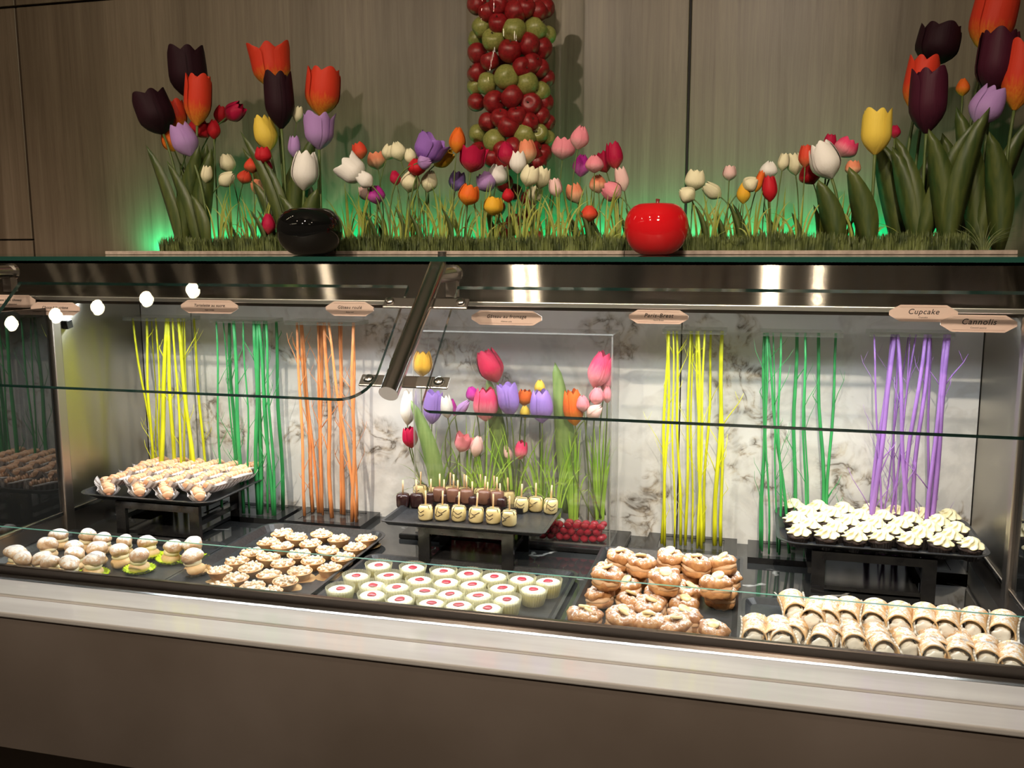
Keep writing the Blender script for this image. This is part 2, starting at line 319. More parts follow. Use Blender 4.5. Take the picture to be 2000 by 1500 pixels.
M['colglass'] = clear('column_glass', (.94, .93, .9), ior=1.4)
M['darkglass'] = None
def darkglass():
    Mt = mat('dark_side_glass', (.012, .012, .011), .02, 0, .9)
    return Mt
M['darkglass'] = darkglass()
for nm, c in (('yellow', (.66, .68, .015)), ('green', (.035, .32, .09)), ('orange', (.76, .29, .10)), ('purple', (.32, .16, .50))):
    M['twig_'+nm] = noise_mat('twig_'+nm, tuple(v*.78 for v in c), tuple(min(1, v*1.15) for v in c), 25, rough=.5, stretch=(1, 1, .3))
def gem(name, c):
    Mt = mat(name, c, .03, 0, .6); b = Mt.node_tree.nodes['Principled BSDF']; b.inputs['Transmission Weight'].default_value = .35; b.inputs['Coat Weight'].default_value = 1; b.inputs['IOR'].default_value = 1.4
    return Mt
M['gem_r'] = gem('red_gem', (.55, .02, .05)); M['gem_c'] = gem('clear_gem', (.8, .8, .78))

# ------------------------------------------------------------------ mesh helpers
class MB:
    def __init__(s): s.v = []; s.f = []; s.m = []
    def add(s, vs, fs, mi=0):
        o = len(s.v); s.v += [tuple(v) for v in vs]; s.f += [tuple(i+o for i in f) for f in fs]; s.m += [mi]*len(fs); return s
    def box(s, a, b, mi=0, mis=None):
        x0, y0, z0 = a; x1, y1, z1 = b
        vs = [(x0, y0, z0), (x1, y0, z0), (x1, y1, z0), (x0, y1, z0), (x0, y0, z1), (x1, y0, z1), (x1, y1, z1), (x0, y1, z1)]
        fs = [(0, 3, 2, 1), (4, 5, 6, 7), (0, 1, 5, 4), (1, 2, 6, 5), (2, 3, 7, 6), (3, 0, 4, 7)]
        o = len(s.v); s.v += vs; s.f += [tuple(i+o for i in f) for f in fs]; s.m += (mis or [mi]*6); return s
    def tube(s, pts, rad, n=8, mi=0, cap=True):
        pts = [Vector(p) for p in pts]; k = len(pts)
        if not isinstance(rad, (list, tuple)): rad = [rad]*k
        vs = []; t0 = (pts[1]-pts[0]).normalized(); ref = Vector((1, 0, 0)) if abs(t0.x) < .8 else Vector((0, 1, 0))
        u = t0.cross(ref).normalized()
        for i, p in enumerate(pts):
            t = (pts[min(i+1, k-1)]-pts[max(i-1, 0)]).normalized(); u = (u-t*u.dot(t)).normalized(); w = t.cross(u)
            for j in range(n):
                a = 2*PI*j/n; vs.append(p+(u*math.cos(a)+w*math.sin(a))*rad[i])
        fs = [(i*n+j, i*n+(j+1) % n, (i+1)*n+(j+1) % n, (i+1)*n+j) for i in range(k-1) for j in range(n)]
        if cap: fs += [tuple(range(n-1, -1, -1)), tuple((k-1)*n+j for j in range(n))]
        return s.add(vs, fs, mi)
    def lathe(s, prof, n=24, mi=0, rf=None, c=(0, 0, 0), capb=True, capt=True, twist=0):
        """prof: (r, z) list; rf(theta, i) scales the radius"""
        vs = []
        for i, (r, z) in enumerate(prof):
            for j in range(n):
                a = 2*PI*j/n; q = r*(rf(a, i) if rf else 1)
                vs.append((c[0]+q*math.cos(a+twist*i), c[1]+q*math.sin(a+twist*i), c[2]+z))
        k = len(prof)
        fs = [(i*n+j, i*n+(j+1) % n, (i+1)*n+(j+1) % n, (i+1)*n+j) for i in range(k-1) for j in range(n)]
        if capb: fs.append(tuple(range(n-1, -1, -1)))
        if capt: fs.append(tuple((k-1)*n+j for j in range(n)))
        return s.add(vs, fs, mi)
    def strip(s, pts, wid, nrm, mi=0, vee=0):
        """blade along pts; wid per point; nrm = side direction; vee = fold"""
        vs = []; k = len(pts); nrm = Vector(nrm).normalized()
        for i, p in enumerate(pts):
            p = Vector(p); t = (Vector(pts[min(i+1, k-1)])-Vector(pts[max(i-1, 0)])).normalized(); d = nrm.cross(t).normalized()
            vs += [p-nrm*wid[i]/2, p+d*vee*wid[i], p+nrm*wid[i]/2]
        fs = []
        for i in range(k-1):
            for j in (0, 1): fs.append((i*3+j, i*3+j+1, i*3+j+4, i*3+j+3))
        return s.add(vs, fs, mi)
    def blob(s, c, r, nu=14, nv=9, amp=.08, sc=30, seed=0, mi=0, flat=0):
        """lumpy ellipsoid; r = (rx, ry, rz)"""
        vs = []; c = Vector(c)
        for i in range(nv+1):
            ph = PI*i/nv
            for j in range(nu):
                th = 2*PI*j/nu; d = Vector((math.sin(ph)*math.cos(th), math.sin(ph)*math.sin(th), -math.cos(ph)))
                q = 1+amp*noise.noise(Vector((d.x*r[0], d.y*r[1], d.z*r[2]))*sc+Vector((seed*7.3, seed*3.1, 0)))*2
                p = Vector((d.x*r[0], d.y*r[1], d.z*r[2]))*q
                if flat and p.z < -flat: p.z = -flat
                vs.append(c+p)
        fs = [(i*nu+j, i*nu+(j+1) % nu, (i+1)*nu+(j+1) % nu, (i+1)*nu+j) for i in range(nv) for j in range(nu)]
        return s.add(vs, fs, mi)
    def mesh(s, name, mats, smooth=True):
        me = bpy.data.meshes.new(name); me.from_pydata(s.v, [], s.f)
        for q in (mats if isinstance(mats, (list, tuple)) else [mats]): me.materials.append(q)
        if len(me.materials) > 1: me.polygons.foreach_set('material_index', s.m)
        if smooth: me.polygons.foreach_set('use_smooth', [True]*len(me.polygons))
        me.update(); return me
def link(name, me, parent=None, loc=(0, 0, 0), rot=(0, 0, 0), scale=(1, 1, 1), auto=None):
    o = bpy.data.objects.new(name, me); COL.objects.link(o); o.location = loc; o.rotation_euler = rot; o.scale = scale
    if parent: o.parent = parent
    return o
def part(name, mb, mats, parent=None, smooth=False, **k): return link(name, mb.mesh(name, mats, smooth), parent, **k)
def tag(o, label, cat, group=None):
    o['label'] = label; o['category'] = cat
    if group: o['group'] = group
    return o
def thing(name, label, cat, loc=(0, 0, 0), rot=(0, 0, 0), group=None):
    o = bpy.data.objects.new(name, None); o.empty_display_size = .02; COL.objects.link(o); o.location = loc; o.rotation_euler = rot
    return tag(o, label, cat, group)
def dup(root, loc=None, rot=None, scale=None, label=None):
    r = root.copy(); COL.objects.link(r)
    if loc is not None: r.location = loc
    if rot is not None: r.rotation_euler = rot
    if scale is not None: r.scale = scale
    if label: r['label'] = label
    for ch in root.children:
        c = ch.copy(); COL.objects.link(c); c.parent = r
    return r
def struct(name, mb, mats, smooth=False):
    o = part(name, mb, mats, smooth=smooth); o['kind'] = 'structure'; return o
ORD = ['first', 'second', 'third', 'fourth', 'fifth', 'sixth', 'seventh', 'eighth', 'ninth', 'tenth', 'eleventh', 'twelfth', 'thirteenth', 'fourteenth', 'fifteenth', 'sixteenth', 'seventeenth', 'eighteenth', 'nineteenth', 'twentieth', 'twenty-first', 'twenty-second', 'twenty-third', 'twenty-fourth', 'twenty-fifth']
def bevel(o, w=.002, seg=2):
    b = o.modifiers.new('bevel', 'BEVEL'); b.width = w; b.segments = seg; b.limit_method = 'ANGLE'; b.angle_limit = .6; return o

# ================================================================== the room
WY = 3.25
def wp(x0, x1, z0, z1):
    return bevel(struct('wall_back', MB().box((x0, WY, z0), (x1, WY+.03, z1)), M['wood']), .002, 1)
for a_ in ((-4.6, -2.908, 1.738, 2.655), (-4.6, -2.908, 1.2, 1.732), (-2.899, -.236, 1.2, 2.655), (-.227, 2.6, 1.2, 2.655),
           (-4.6, -2.908, 2.664, 3.3), (-2.899, -.236, 2.664, 3.3), (-.227, 2.6, 2.664, 3.3)): wp(*a_)
struct('wall_rear_frame', MB().box((-4.6, WY+.025, 0), (2.6, WY+.06, 3.3)), M['dark'])
struct('floor', MB().box((-5, -3, -.05), (3, 3.3, 0)), M['floor'])
struct('ceiling', MB().box((-5, -3, 3.3), (3, 3.31, 3.34)), M['ceil'])

# ================================================================== stone counter
ct = thing('stone_counter', 'long stone counter with pale polished ledge and brown front below the glass case', 'counter', ((XL+XR)/2, 1.8, 0))
def rel(root, mb):      # express world coordinates in the frame of the thing
    L0 = root.location; mb.v = [(x-L0.x, y-L0.y, z-L0.z) for x, y, z in mb.v]; return mb
o = part('ledge', rel(ct, MB().box((-3.2, 1.745, .858), (1.6, 1.838, .872))), M['ledge'], ct); bevel(o, .004, 3)
o = part('ledge_nosing', rel(ct, MB().box((-3.2, 1.6585, .858), (1.6, 1.7415, .8715))), M['ledge'], ct); bevel(o, .004, 3)
part('dark_strip', rel(ct, MB().box((-3.2, 1.7415, .86), (1.6, 1.745, .869))), M['stripm'], ct)  # thin dark strip between the two ledge slabs
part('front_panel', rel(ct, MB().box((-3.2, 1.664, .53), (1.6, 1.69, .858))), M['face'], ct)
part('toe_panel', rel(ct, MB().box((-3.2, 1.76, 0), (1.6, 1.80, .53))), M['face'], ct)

# ================================================================== display case
dc = thing('display_case', 'long refrigerated glass and steel pastry display case on the stone counter', 'display case', ((XL+XR)/2, 2.3, 0))
def dp(name, mb, mats, smooth=False): return part(name, rel(dc, mb), mats, dc, smooth)
dp('deck', MB().box((XL-.01, 1.875, DZ-.02), (XR+.01, YB, DZ)), M['deck'])
tag(part('cabinet', MB().box((-3.2, 1.90, 0), (1.6, 3.2, .829)), M['dark']), 'dark closed cabinet hidden behind the stone front under the case', 'cabinet')
prof = [(1.876, .85), (1.876, .896), (1.864, .897), (1.862, .895), (1.862, .8766), (1.858, .8755), (1.836, .8722), (1.836, .869), (1.88, .869)]
def extrude_x(prof, x0, x1, mis):
    mb = MB(); n = len(prof); mb.v = [(x0, y, z) for y, z in prof]+[(x1, y, z) for y, z in prof]
    for i in range(n-1): mb.f.append((i, i+1, i+1+n, i+n)); mb.m.append(mis[i])
    mb.f.append(tuple(range(n))); mb.m.append(0); mb.f.append(tuple(range(2*n-1, n-1, -1))); mb.m.append(0); return mb
M['flange'] = steel('flange_steel', (.70, .70, .69), .20, .3)
dp('front_rail', extrude_x(prof, -3.2, 1.6, [0, 0, 0, 0, 0, 1, 0, 0]), [M['dark_rail'], M['flange']])
# marble back slabs with thin joints
def slab(x0, x1): dp('marble_panel', MB().box((x0, YB, DZ-.02), (x1, YB+.02, 1.60)), M['marble'])
js = [XL, -1.775, -.191, XR]
for a_, b_ in zip(js, js[1:]): slab(a_+.002, b_-.002)
dp('back_frame', MB().box((XL-.03, YB+.012, DZ-.02), (XR+.03, YB+.03, 1.65)), M['dark'])
# end walls: steel sheet, post, dark glass and raised sill
for s, X in ((-1, XL), (1, XR)):
    o_ = s*.012
    xa, xb = sorted((X, X+o_))
    dp('end_panel', MB().box((xa, 2.275, DZ), (xb, YB-.002, 1.54)), M['side'])
    xa, xb = sorted((X-s*.012, X+s*.03))
    o = dp('corner_post', MB().box((xa, 2.232, DZ), (xb, 2.272, 1.545)), M['satin']); bevel(o, .006, 3)
    xa, xb = sorted((X, X+s*.01))
    dp('end_glass', MB().box((xa, 1.88, DZ+.07), (xb, 2.232, 1.53)), M['darkglass'])
    xa, xb = sorted((X-s*.002, X+s*.06))
    o = dp('sill', MB().box((xa, 1.88, DZ-.015), (xb, 2.60, DZ+.066)), M['satin']); bevel(o, .004, 2)
    xa, xb = sorted((X-s*.006, X+s*.01))
    o = dp('sill_rail', MB().box((xa, 1.88, DZ+.062), (xb, 2.648, DZ+.075)), M['chrome']); bevel(o, .003, 2)
# hood
dp('hood_fascia', MB().box((-3.2, 2.35, 1.5572), (1.6, 2.366, 1.664)), M['fascia'])
o = dp('hood_lip', MB().box((-3.2, 2.346, 1.5445), (1.6, 2.37, 1.5572)), M['lip']); bevel(o, .002, 2)
dp('hood_soffit', MB().box((-3.2, 2.352, 1.536), (1.6, 2.362, 1.5445)), M['dark_rail'])
dp('hood_top', MB().box((-3.2, 2.35, 1.655), (1.6, 3.15, 1.6655)), M['hoodtop'])
dp('hood_channel', MB().box((XL, 2.366, 1.60), (XR, YB, 1.605)), M['lip'])
mb = MB().box((XL+.03, 2.40, 1.556), (XR-.03, 2.415, 1.562), 0)
for i in range(92):
    x = XL+.045+i*(XR-XL-.09)/91; mb.box((x-.003, 2.403, 1.553), (x+.003, 2.410, 1.556), 1)
dp('light_strip', mb, [M['led'], M['diode']])
# glass shelf on top
o = dp('top_shelf', MB().box((-3.2, 2.1, 1.6665), (1.6, 3.15, 1.678), mis=[0, 0, 1, 0, 1, 0]), [M['glass'], M['glass_edge']])
# low front pane
o = dp('front_pane', MB().box((-3.2, 1.866, .885), (1.6, 1.873, .998), mis=[0, 1, 0, 0, 0, 0]), [M['glass'], M['glass_edge_l']])

# slanted upper panes
A0, A1 = Vector((0, 2.1, 1.606)), Vector((0, 1.839, 1.367)); SD = (A1-A0).normalized(); SN = Vector((1, 0, 0)).cross(SD); SN = -SN if SN.y > 0 else SN
LEN = (A1-A0).length
def pane(x0, x1, top, bot, rb0, rb1, name='upper_pane'):
    """outline in (x, s) where s runs down the slope"""
    pts = [(x0, top), (x1, top)]
    def arc(cx, cy, r, a0, a1, n=8): return [(cx+r*math.cos(a0+(a1-a0)*i/n), cy+r*math.sin(a0+(a1-a0)*i/n)) for i in range(n+1)]
    pts += arc(x1-rb1, bot-rb1, rb1, 0, PI/2); pts += arc(x0+rb0, bot-rb0, rb0, PI/2, PI)
    n = len(pts); mb = MB(); h = SN*.005
    P = [A0+Vector((x, 0, 0))+SD*s for x, s in pts]
    mb.v = [tuple(p+h) for p in P]+[tuple(p-h) for p in P]
    mb.f = [tuple(range(n)), tuple(range(2*n-1, n-1, -1))]+[(i, (i+1) % n, (i+1) % n+n, i+n) for i in range(n)]
    mb.m = [0, 0]+[1]*n
    return dp(name, mb, [M['glass'], M['glass_edge']])
pane(-1.93, -.805, 0, LEN-.002, .03, .075)
pane(-.679, .655, .002, LEN+.020, .025, .025)
# arms holding the panes
def arm(xt):
    o = dp('arm_tube', MB().tube([(xt, 2.135, 1.655), (xt, 1.805, 1.392)], .0215, 28), M['chrome'], True)
    o.modifiers.new('s', 'EDGE_SPLIT').split_angle = .8
    o = dp('arm_stub', MB().tube([(xt, 2.12, 1.632), (xt, 2.25, 1.632)], .019, 24).tube([(xt, 2.25, 1.632), (xt, 2.262, 1.632)], .024, 24), M['chrome'], True); o.modifiers.new('s', 'EDGE_SPLIT').split_angle = .8
    o = dp('shelf_post', MB().tube([(xt, 2.17, 1.645), (xt, 2.17, 1.667)], .009, 16).tube([(xt, 2.17, 1.678), (xt, 2.17, 1.69)], .011, 16), M['chrome'], True); o.modifiers.new('s', 'EDGE_SPLIT').split_angle = .8
    dp('hanger_plate', MB().box((xt-.014, 2.235, 1.575), (xt+.014, 2.26, 1.616)), M['satin'])
    def bar(xa, xb, s, off, name):
        mb = MB(); hw = .0165
        vs = []
        for x in (xa, xb):
            for ds, dn in ((-hw, -.003), (hw, -.003), (hw, .003), (-hw, .003)):
                vs.append(A0+Vector((x, 0, 0))+SD*(s+ds)+SN*(off+dn))
        mb.add(vs, [(0, 3, 2, 1), (4, 5, 6, 7), (0, 1, 5, 4), (1, 2, 6, 5), (2, 3, 7, 6), (3, 0, 4, 7)])
        bevel(dp(name, mb, M['satin']), .003, 2)
    def bolt(x, s, off, r, name='bolt'):
        c = A0+Vector((x, 0, 0))+SD*s
        o = dp(name, MB().tube([c+SN*off, c+SN*(off+.006), c+SN*(off+.009)], [r, r, r*.6], 20), M['chrome'], True)
    bar(xt-.105, xt+.105, .065, .010, 'upper_bracket'); bar(xt-.105, xt+.105, .285, -.012, 'lower_bracket')
    for sx in (-1, 1):
        bolt(xt+sx*.088, .065, .013, .011); bolt(xt+sx*.083, .285, -.009, .012, 'clamp_disc')
XT = -.742
for xt in (XT, -2.10, .74): arm(xt)

# ================================================================== ceiling spotlights (over the case, behind the viewer, and added ones for the wall)
sp = thing('ceiling_spotlight', 'black ceiling spotlight over the case', 'spotlight', (0, 0, 3.0), group='ceiling spotlights')
part('housing', MB().lathe([(.044, .0), (.05, .01), (.05, .12), (.03, .14)], 20, capb=False).tube([(0, 0, .14), (0, 0, .30)], .008, 8), M['black'], sp, True)
part('lamp_face', MB().lathe([(.0, .012), (.030, .012)], 20, capt=False, capb=False), M['lamp'], sp)
def spot(src, x, y, power, direction, label, spread=1.0):
    o = src if src is sp and 'used' not in sp else dup(sp)
    o.location = (x, y, 3.0); o['label'] = label; sp['used'] = 1
    d = Vector(direction).normalized(); o.rotation_euler = Vector((0, 0, -1)).rotation_difference(d).to_euler()
    area('spot_light', (0, 0, -.004), .056, 0, power, (1, .84, .66), (0, 0, -1), 'DISK', spread, o)
for i, x in enumerate((-2.33, -2.56, -2.81, -3.03, -3.27)):
    spot(sp, x, 2.14-.04*i, .7, (.05, .30, -1), 'black ceiling spotlight above the case end, %s from the right' % ORD[i])
for i, (x, p) in enumerate(((-1.28, 9), (.09, 9), (.33, 1), (-2.64, 1.5), (-2.87, 1), (-3.10, 1.5), (-3.4, 1), (-3.68, 1.5), (-4.24, 1.5))):
    spot(sp, x, 0.0, p*.72, (0, 2.15, -1.85), 'black ceiling spotlight behind the viewer, %s of its row' % ORD[i])
for i, (x, p) in enumerate(((-2.08, 3.5), (-1.01, 7.0), (.075, 7.5))):  # spotlights added so that the back wall is lit evenly
    spot(sp, x, 1.0, p, (0, 2.2, -.95), 'added black ceiling spotlight washing the wall, %s from the left' % ORD[i], 2.6)
if 'used' in sp: del sp['used']

# green light bar behind the turf
gl = thing('green_light_bar', 'thin green glowing light bar behind the grass at the foot of the wall', 'light', (-.86, 3.19, 1.66))
part('bar', MB().box((-1.45, -.012, 0), (1.45, .012, .012)), M['led'], gl)
part('lens', MB().box((-1.44, -.008, .012), (1.44, .010, .016)), M['green_led'], gl)

# ================================================================== trays, stands
def rrect(x0, x1, y0, y1, r, n=5):
    P = []
    for cx, cy, a in ((x1-r, y1-r, 0), (x0+r, y1-r, PI/2), (x0+r, y0+r, PI), (x1-r, y0+r, 1.5*PI)):
        for i in range(n+1): P.append((cx+r*math.cos(a+i*PI/2/n), cy+r*math.sin(a+i*PI/2/n)))
    return P
def tray(label, x0, x1, y0, y1, z, h=.016, r=.03, flare=.012, rim=.005):
    t = thing('serving_tray', label, 'tray', ((x0+x1)/2, (y0+y1)/2, z))
    w, d = (x1-x0)/2, (y1-y0)/2
    rings = []
    def ring(o, zz): return [(p[0], p[1], zz) for p in rrect(-w+o, w-o, -d+o, d-o, max(.006, r-o*.6))]
    ls = [ring(flare+.002, 0), ring(0+.001, h-.003), ring(-rim, h-.002), ring(-rim, h), ring(.003, h), ring(flare+.004, .003)]
    mb = MB(); n = len(ls[0])
    for l in ls: mb.v += l
    for k in range(len(ls)-1):
        for i in range(n): mb.f.append((k*n+i, k*n+(i+1) % n, (k+1)*n+(i+1) % n, (k+1)*n+i))
    mb.f.append(tuple(range(n-1, -1, -1))); mb.f.append(tuple((len(ls)-1)*n+i for i in range(n))); mb.m = [0]*len(mb.f)
    part('dish', mb, M['tray'], t); return t
def stand(label, x0, x1, y0, y1, ztop):
    t = thing('tray_stand', label, 'stand', ((x0+x1)/2, (y0+y1)/2, DZ)); w, d, h = (x1-x0)/2, (y1-y0)/2, ztop-DZ
    for sx in (-1, 1):
        for sy in (-1, 1):
            part('leg', MB().box((sx*w-.016*(1+sx), sy*d-.007*(1+sy), 0), (sx*w+.016*(1-sx), sy*d+.007*(1-sy), h)), M['black'], t)
    for sy in (-1, 1):
        part('upper_rail', MB().box((-w+.032, sy*d-.005*(1+sy), h-.02), (w-.032, sy*d+.005*(1-sy), h)), M['black'], t)
    part('lower_shelf', MB().box((-w+.032, -d+.012, 0.008), (w-.032, d-.012, .018)), M['black'], t)
    for sx in (-1, 1):
        part('side_rail', MB().box((sx*w-.02*(1+sx)/2-.008, -d+.015, .045), (sx*w+.02*(1-sx)/2-.008+.012*0, d-.015, .060)), M['black'], t)
    return t
TRZ = DZ+.0005; TF = TRZ+.003            # tray underside, tray floor
tray('black tray of cream puffs at the front left', -1.955, -1.425, 1.885, 2.245, TRZ)
tray('deep black tray under the crumble tartlets', -1.402, -1.012, 1.885, 2.44, TRZ, .022, .05)
tray('wide black tray under the raspberry cheesecakes', -.995, -.415, 1.885, 2.268, TRZ, .014)
tray('deep black tray under the almond topped choux rings', -.378, -.004, 1.885, 2.465, TRZ, .022, .02)
tray('black tray under the cannoli at the front right', .006, .588, 1.885, 2.20, TRZ, .014)
ZT = .958
tray('black tray of eclairs raised on a black stand', -1.925, -1.475, 2.245, 2.575, ZT, .022, .05, .03)
stand('black stand carrying the eclair tray', -1.81, -1.53, 2.27, 2.50, ZT-.0005)
tray('flat black tray of chocolate dipped cake pops on a stand', -.945, -.50, 2.235, 2.465, ZT, .014, .008, .008)
stand('black stand carrying the cake pop tray', -.85, -.585, 2.255, 2.44, ZT-.0005)
tray('black tray of frosted cupcakes raised on a black stand', .085, .565, 2.285, 2.615, ZT, .022, .05, .03)
stand('black stand carrying the cupcake tray', .165, .45, 2.30, 2.53, ZT-.0005)
ZF = ZT+.0035

# ================================================================== cream puffs
def puff_parts(t, seed, cupm=None):
    part('lower_shell', MB().blob((0, 0, .013), (.027, .027, .016), 18, 9, .06, 40, seed, flat=.0125), M['puff_low'], t, True)
    part('cream_filling', MB().blob((.002, -.001, .030), (.0225, .0225, .012), 16, 8, .05, 40, seed+1), M['custard'], t, True)
    o = part('upper_shell', MB().blob((0, 0, .046), (.0265, .0255, .0185), 26, 13, .20, 34, seed+2), M['puff'], t, True)
    if cupm: part('paper_cup', MB().lathe([(.024, .0006), (.033, .002), (.041, .010)], 48, rf=lambda a, i: 1+(.03*i)*math.cos(24*a), capt=False), cupm, t)
protos = {}
for k, (nm, cm) in enumerate((('plain', None), ('lime', M['lime']), ('gold', M['gold']))):
    t = thing('cream_puff', '', 'cream puff', (0, 0, -5), group='cream puffs on the front left tray'); puff_parts(t, 11+k*3, cm); protos[nm] = t
t = thing('cream_puff', '', 'cream puff', (0, 0, -5), group='cream puffs on the front left tray'); puff_parts(t, 31, None); protos['plain2'] = t
used = set()
def place(pr, loc, rotz=0, label='', tilt=(0, 0), sc=1):
    o = protos[pr]
    if pr in used: o = dup(o)
    used.add(pr); o.location = (loc[0], max(loc[1], 1.912), loc[2]); o.rotation_euler = (tilt[0], tilt[1], rotz); o.scale = (sc,)*3; o['label'] = label; return o
def px(zx, zy, x0, y0, s): return x0+zx*s, y0+zy*s
# zoom coordinates of each pastry's upper part
rows = [('back', [(452, 705, 'plain'), (650, 712, 'plain2'), (775, 735, 'plain'), (925, 752, 'plain2'), (1118, 765, 'lime'), (1275, 795, 'lime'), (1445, 790, 'lime')]),
        ('middle', [(352, 775, 'plain2'), (555, 790, 'plain'), (725, 815, 'plain2'), (908, 830, 'plain')]),
        ('front', [(120, 850, 'plain'), (290, 890, 'plain2'), (555, 850, 'plain'), (690, 895, 'lime'), (1040, 860, 'lime'), (1458, 878, 'gold')]),
        ('frontmost', [(60, 955, 'plain2'), (245, 975, 'plain'), (488, 925, 'lime')])]
def relax(P, dmin, ymin):
    for it in range(60):
        for i in range(len(P)):
            for j in range(i):
                d = P[i]-P[j]; d.z = 0; l = max(d.length, 1e-5)
                if l < dmin: d *= (dmin-l)/l*.5; P[i] += d; P[j] -= d
        for p in P: p.y = max(p.y, ymin)
    return P
flat = [(rn, k) for rn, l in rows for k in sorted(l)]
QP = dict(zip([id(k) for rn, k in flat], relax([at(*px(k[0], k[1], 0, 860, .26), z=TF+.045) for rn, k in flat], .053, 1.912)))
for rn, lst in rows:
    for i, kk_ in enumerate(sorted(lst)):
        k = kk_[2]; p = QP[id(kk_)]
        ex = {'lime': ', in a lime paper', 'gold': ', on gold card'}.get(k, '')
        place(k, (p.x, p.y, TF), random.uniform(0, 6), 'sugar dusted cream puff%s, %s from the left in the %s row' % (ex, ORD[i], rn), (random.uniform(-.1, .1), random.uniform(-.1, .1)), random.uniform(.92, 1.04))

# ================================================================== tartlets
def crumble(seed, r, z):
    mb = MB(); rnd = random.Random(seed)
    mb.blob((0, 0, z), (r*.93, r*.93, .006), 20, 6, .15, 90, seed)
    for i in range(44):
        a, q = rnd.uniform(0, 2*PI), r*.86*math.sqrt(rnd.random()); s_ = rnd.uniform(.0025, .0052)
        mb.blob((q*math.cos(a), q*math.sin(a), z+.005*(1-q/r)+rnd.uniform(.001, .005)), (s_*1.3, s_, s_), 6, 4, .2, 200, i)
    return mb
for k in range(3):
    t = thing('tartlet', '', 'tartlet', (0, 0, -5), group='crumble tartlets on the deep tray')
    part('crust', MB().lathe([(.021, 0), (.0225, .001), (.0315, .021), (.0325, .0225), (.0305, .0225), (.029, .019)], 40, rf=lambda a, i: 1+.012*math.cos(20*a), capt=True), M['crust'], t, True)
    part('crumble_topping', crumble(50+k, .030, .0215), M['crumble'], t, True)
    if k == 2: part('gold_card', MB().lathe([(.038, 0), (.040, .0005), (.040, .0012), (.038, .0014)], 72, rf=lambda a, i: 1+.022*math.cos(24*a)), M['gold'], t)
    protos['tart%d' % k] = t
TT = [[(858, 195), (990, 238), (1235, 205), (1410, 255), (1680, 250)], [(722, 285), (855, 325), (1135, 300), (1290, 362), (1565, 335)], [(560, 385), (715, 435), (1020, 400), (1155, 470), (1455, 430)],
      [(418, 470), (555, 530), (865, 495), (1028, 565), (1322, 535)], [(252, 560), (405, 635), (728, 600), (885, 660)], [(250, 730), (568, 715), (735, 765)]]
for r, lst in enumerate(TT):
    for i, (zx, zy) in enumerate(sorted(lst)):
        p = at(*px(zx, zy, 380, 1000, .2), z=TF+.025)
        k = 2 if (zx, zy) in ((252, 560), (1028, 565), (1322, 535), (885, 660), (1680, 250)) else (i+r) % 2
        place('tart%d' % k, (p.x, p.y, TF), random.uniform(0, 6), 'crumble topped tartlet%s, %s from the left, %s row from the back' % (' on card' if k == 2 else '', ORD[i], ORD[r]), (random.uniform(-.06, .06), random.uniform(-.08, .08)))

# ================================================================== cheesecakes
for k in range(2):
    t = thing('cheesecake_cup', '', 'cheesecake', (0, 0, -5), group='raspberry cheesecakes in clear cups')
    part('cake', MB().lathe([(.024, .001), (.0300, .028), (.0300, .0282)], 32), M['cheese'], t, True)
    part('cream_top', MB().lathe([(.0300, .028), (.0304, .033), (.028, .0352), (.012, .036)], 48, rf=lambda a, i: 1+.015*math.cos(24*a)), M['cheesetop'], t, True)
    part('raspberry_dollop', MB().blob((0, 0, .0365), (.0125, .0115, .0028), 20, 6, .16, 70, k+3), M['rasp'], t, True)
    part('pleated_cup', MB().lathe([(.026, .0), (.0290, .012), (.0325, .030), (.0345, .042)], 96, rf=lambda a, i: 1+(.012+.012*i)*math.cos(32*a), capt=False), M['cup'], t)
    protos['cheese%d' % k] = t
CC = [('back', [(397, 812), (620, 828), (818, 852), (988, 868), (1152, 886), (1332, 903), (1503, 918)]),
      ('second', [(252, 882), (463, 880), (665, 908), (842, 922), (1012, 937), (1205, 960), (1403, 970)]),
      ('third', [(150, 965), (362, 943), (515, 955), (697, 982), (867, 1000), (1050, 1011), (1235, 1035)]),
      ('front', [(355, 1003), (537, 1033), (733, 1069), (922, 1072), (1112, 1090)])]
for rn, lst in CC:
    for i, (zx, zy) in enumerate(sorted(lst)):
        p = at(*px(zx, zy, 620, 860, .3), z=TF+.036)
        place('cheese%d' % (i % 2), (p.x, p.y, TF), random.uniform(0, 6), 'white cheesecake with raspberry centre in clear cup, %s from the left, %s row' % (ORD[i], rn), (random.uniform(-.03, .03), random.uniform(-.04, .04)))

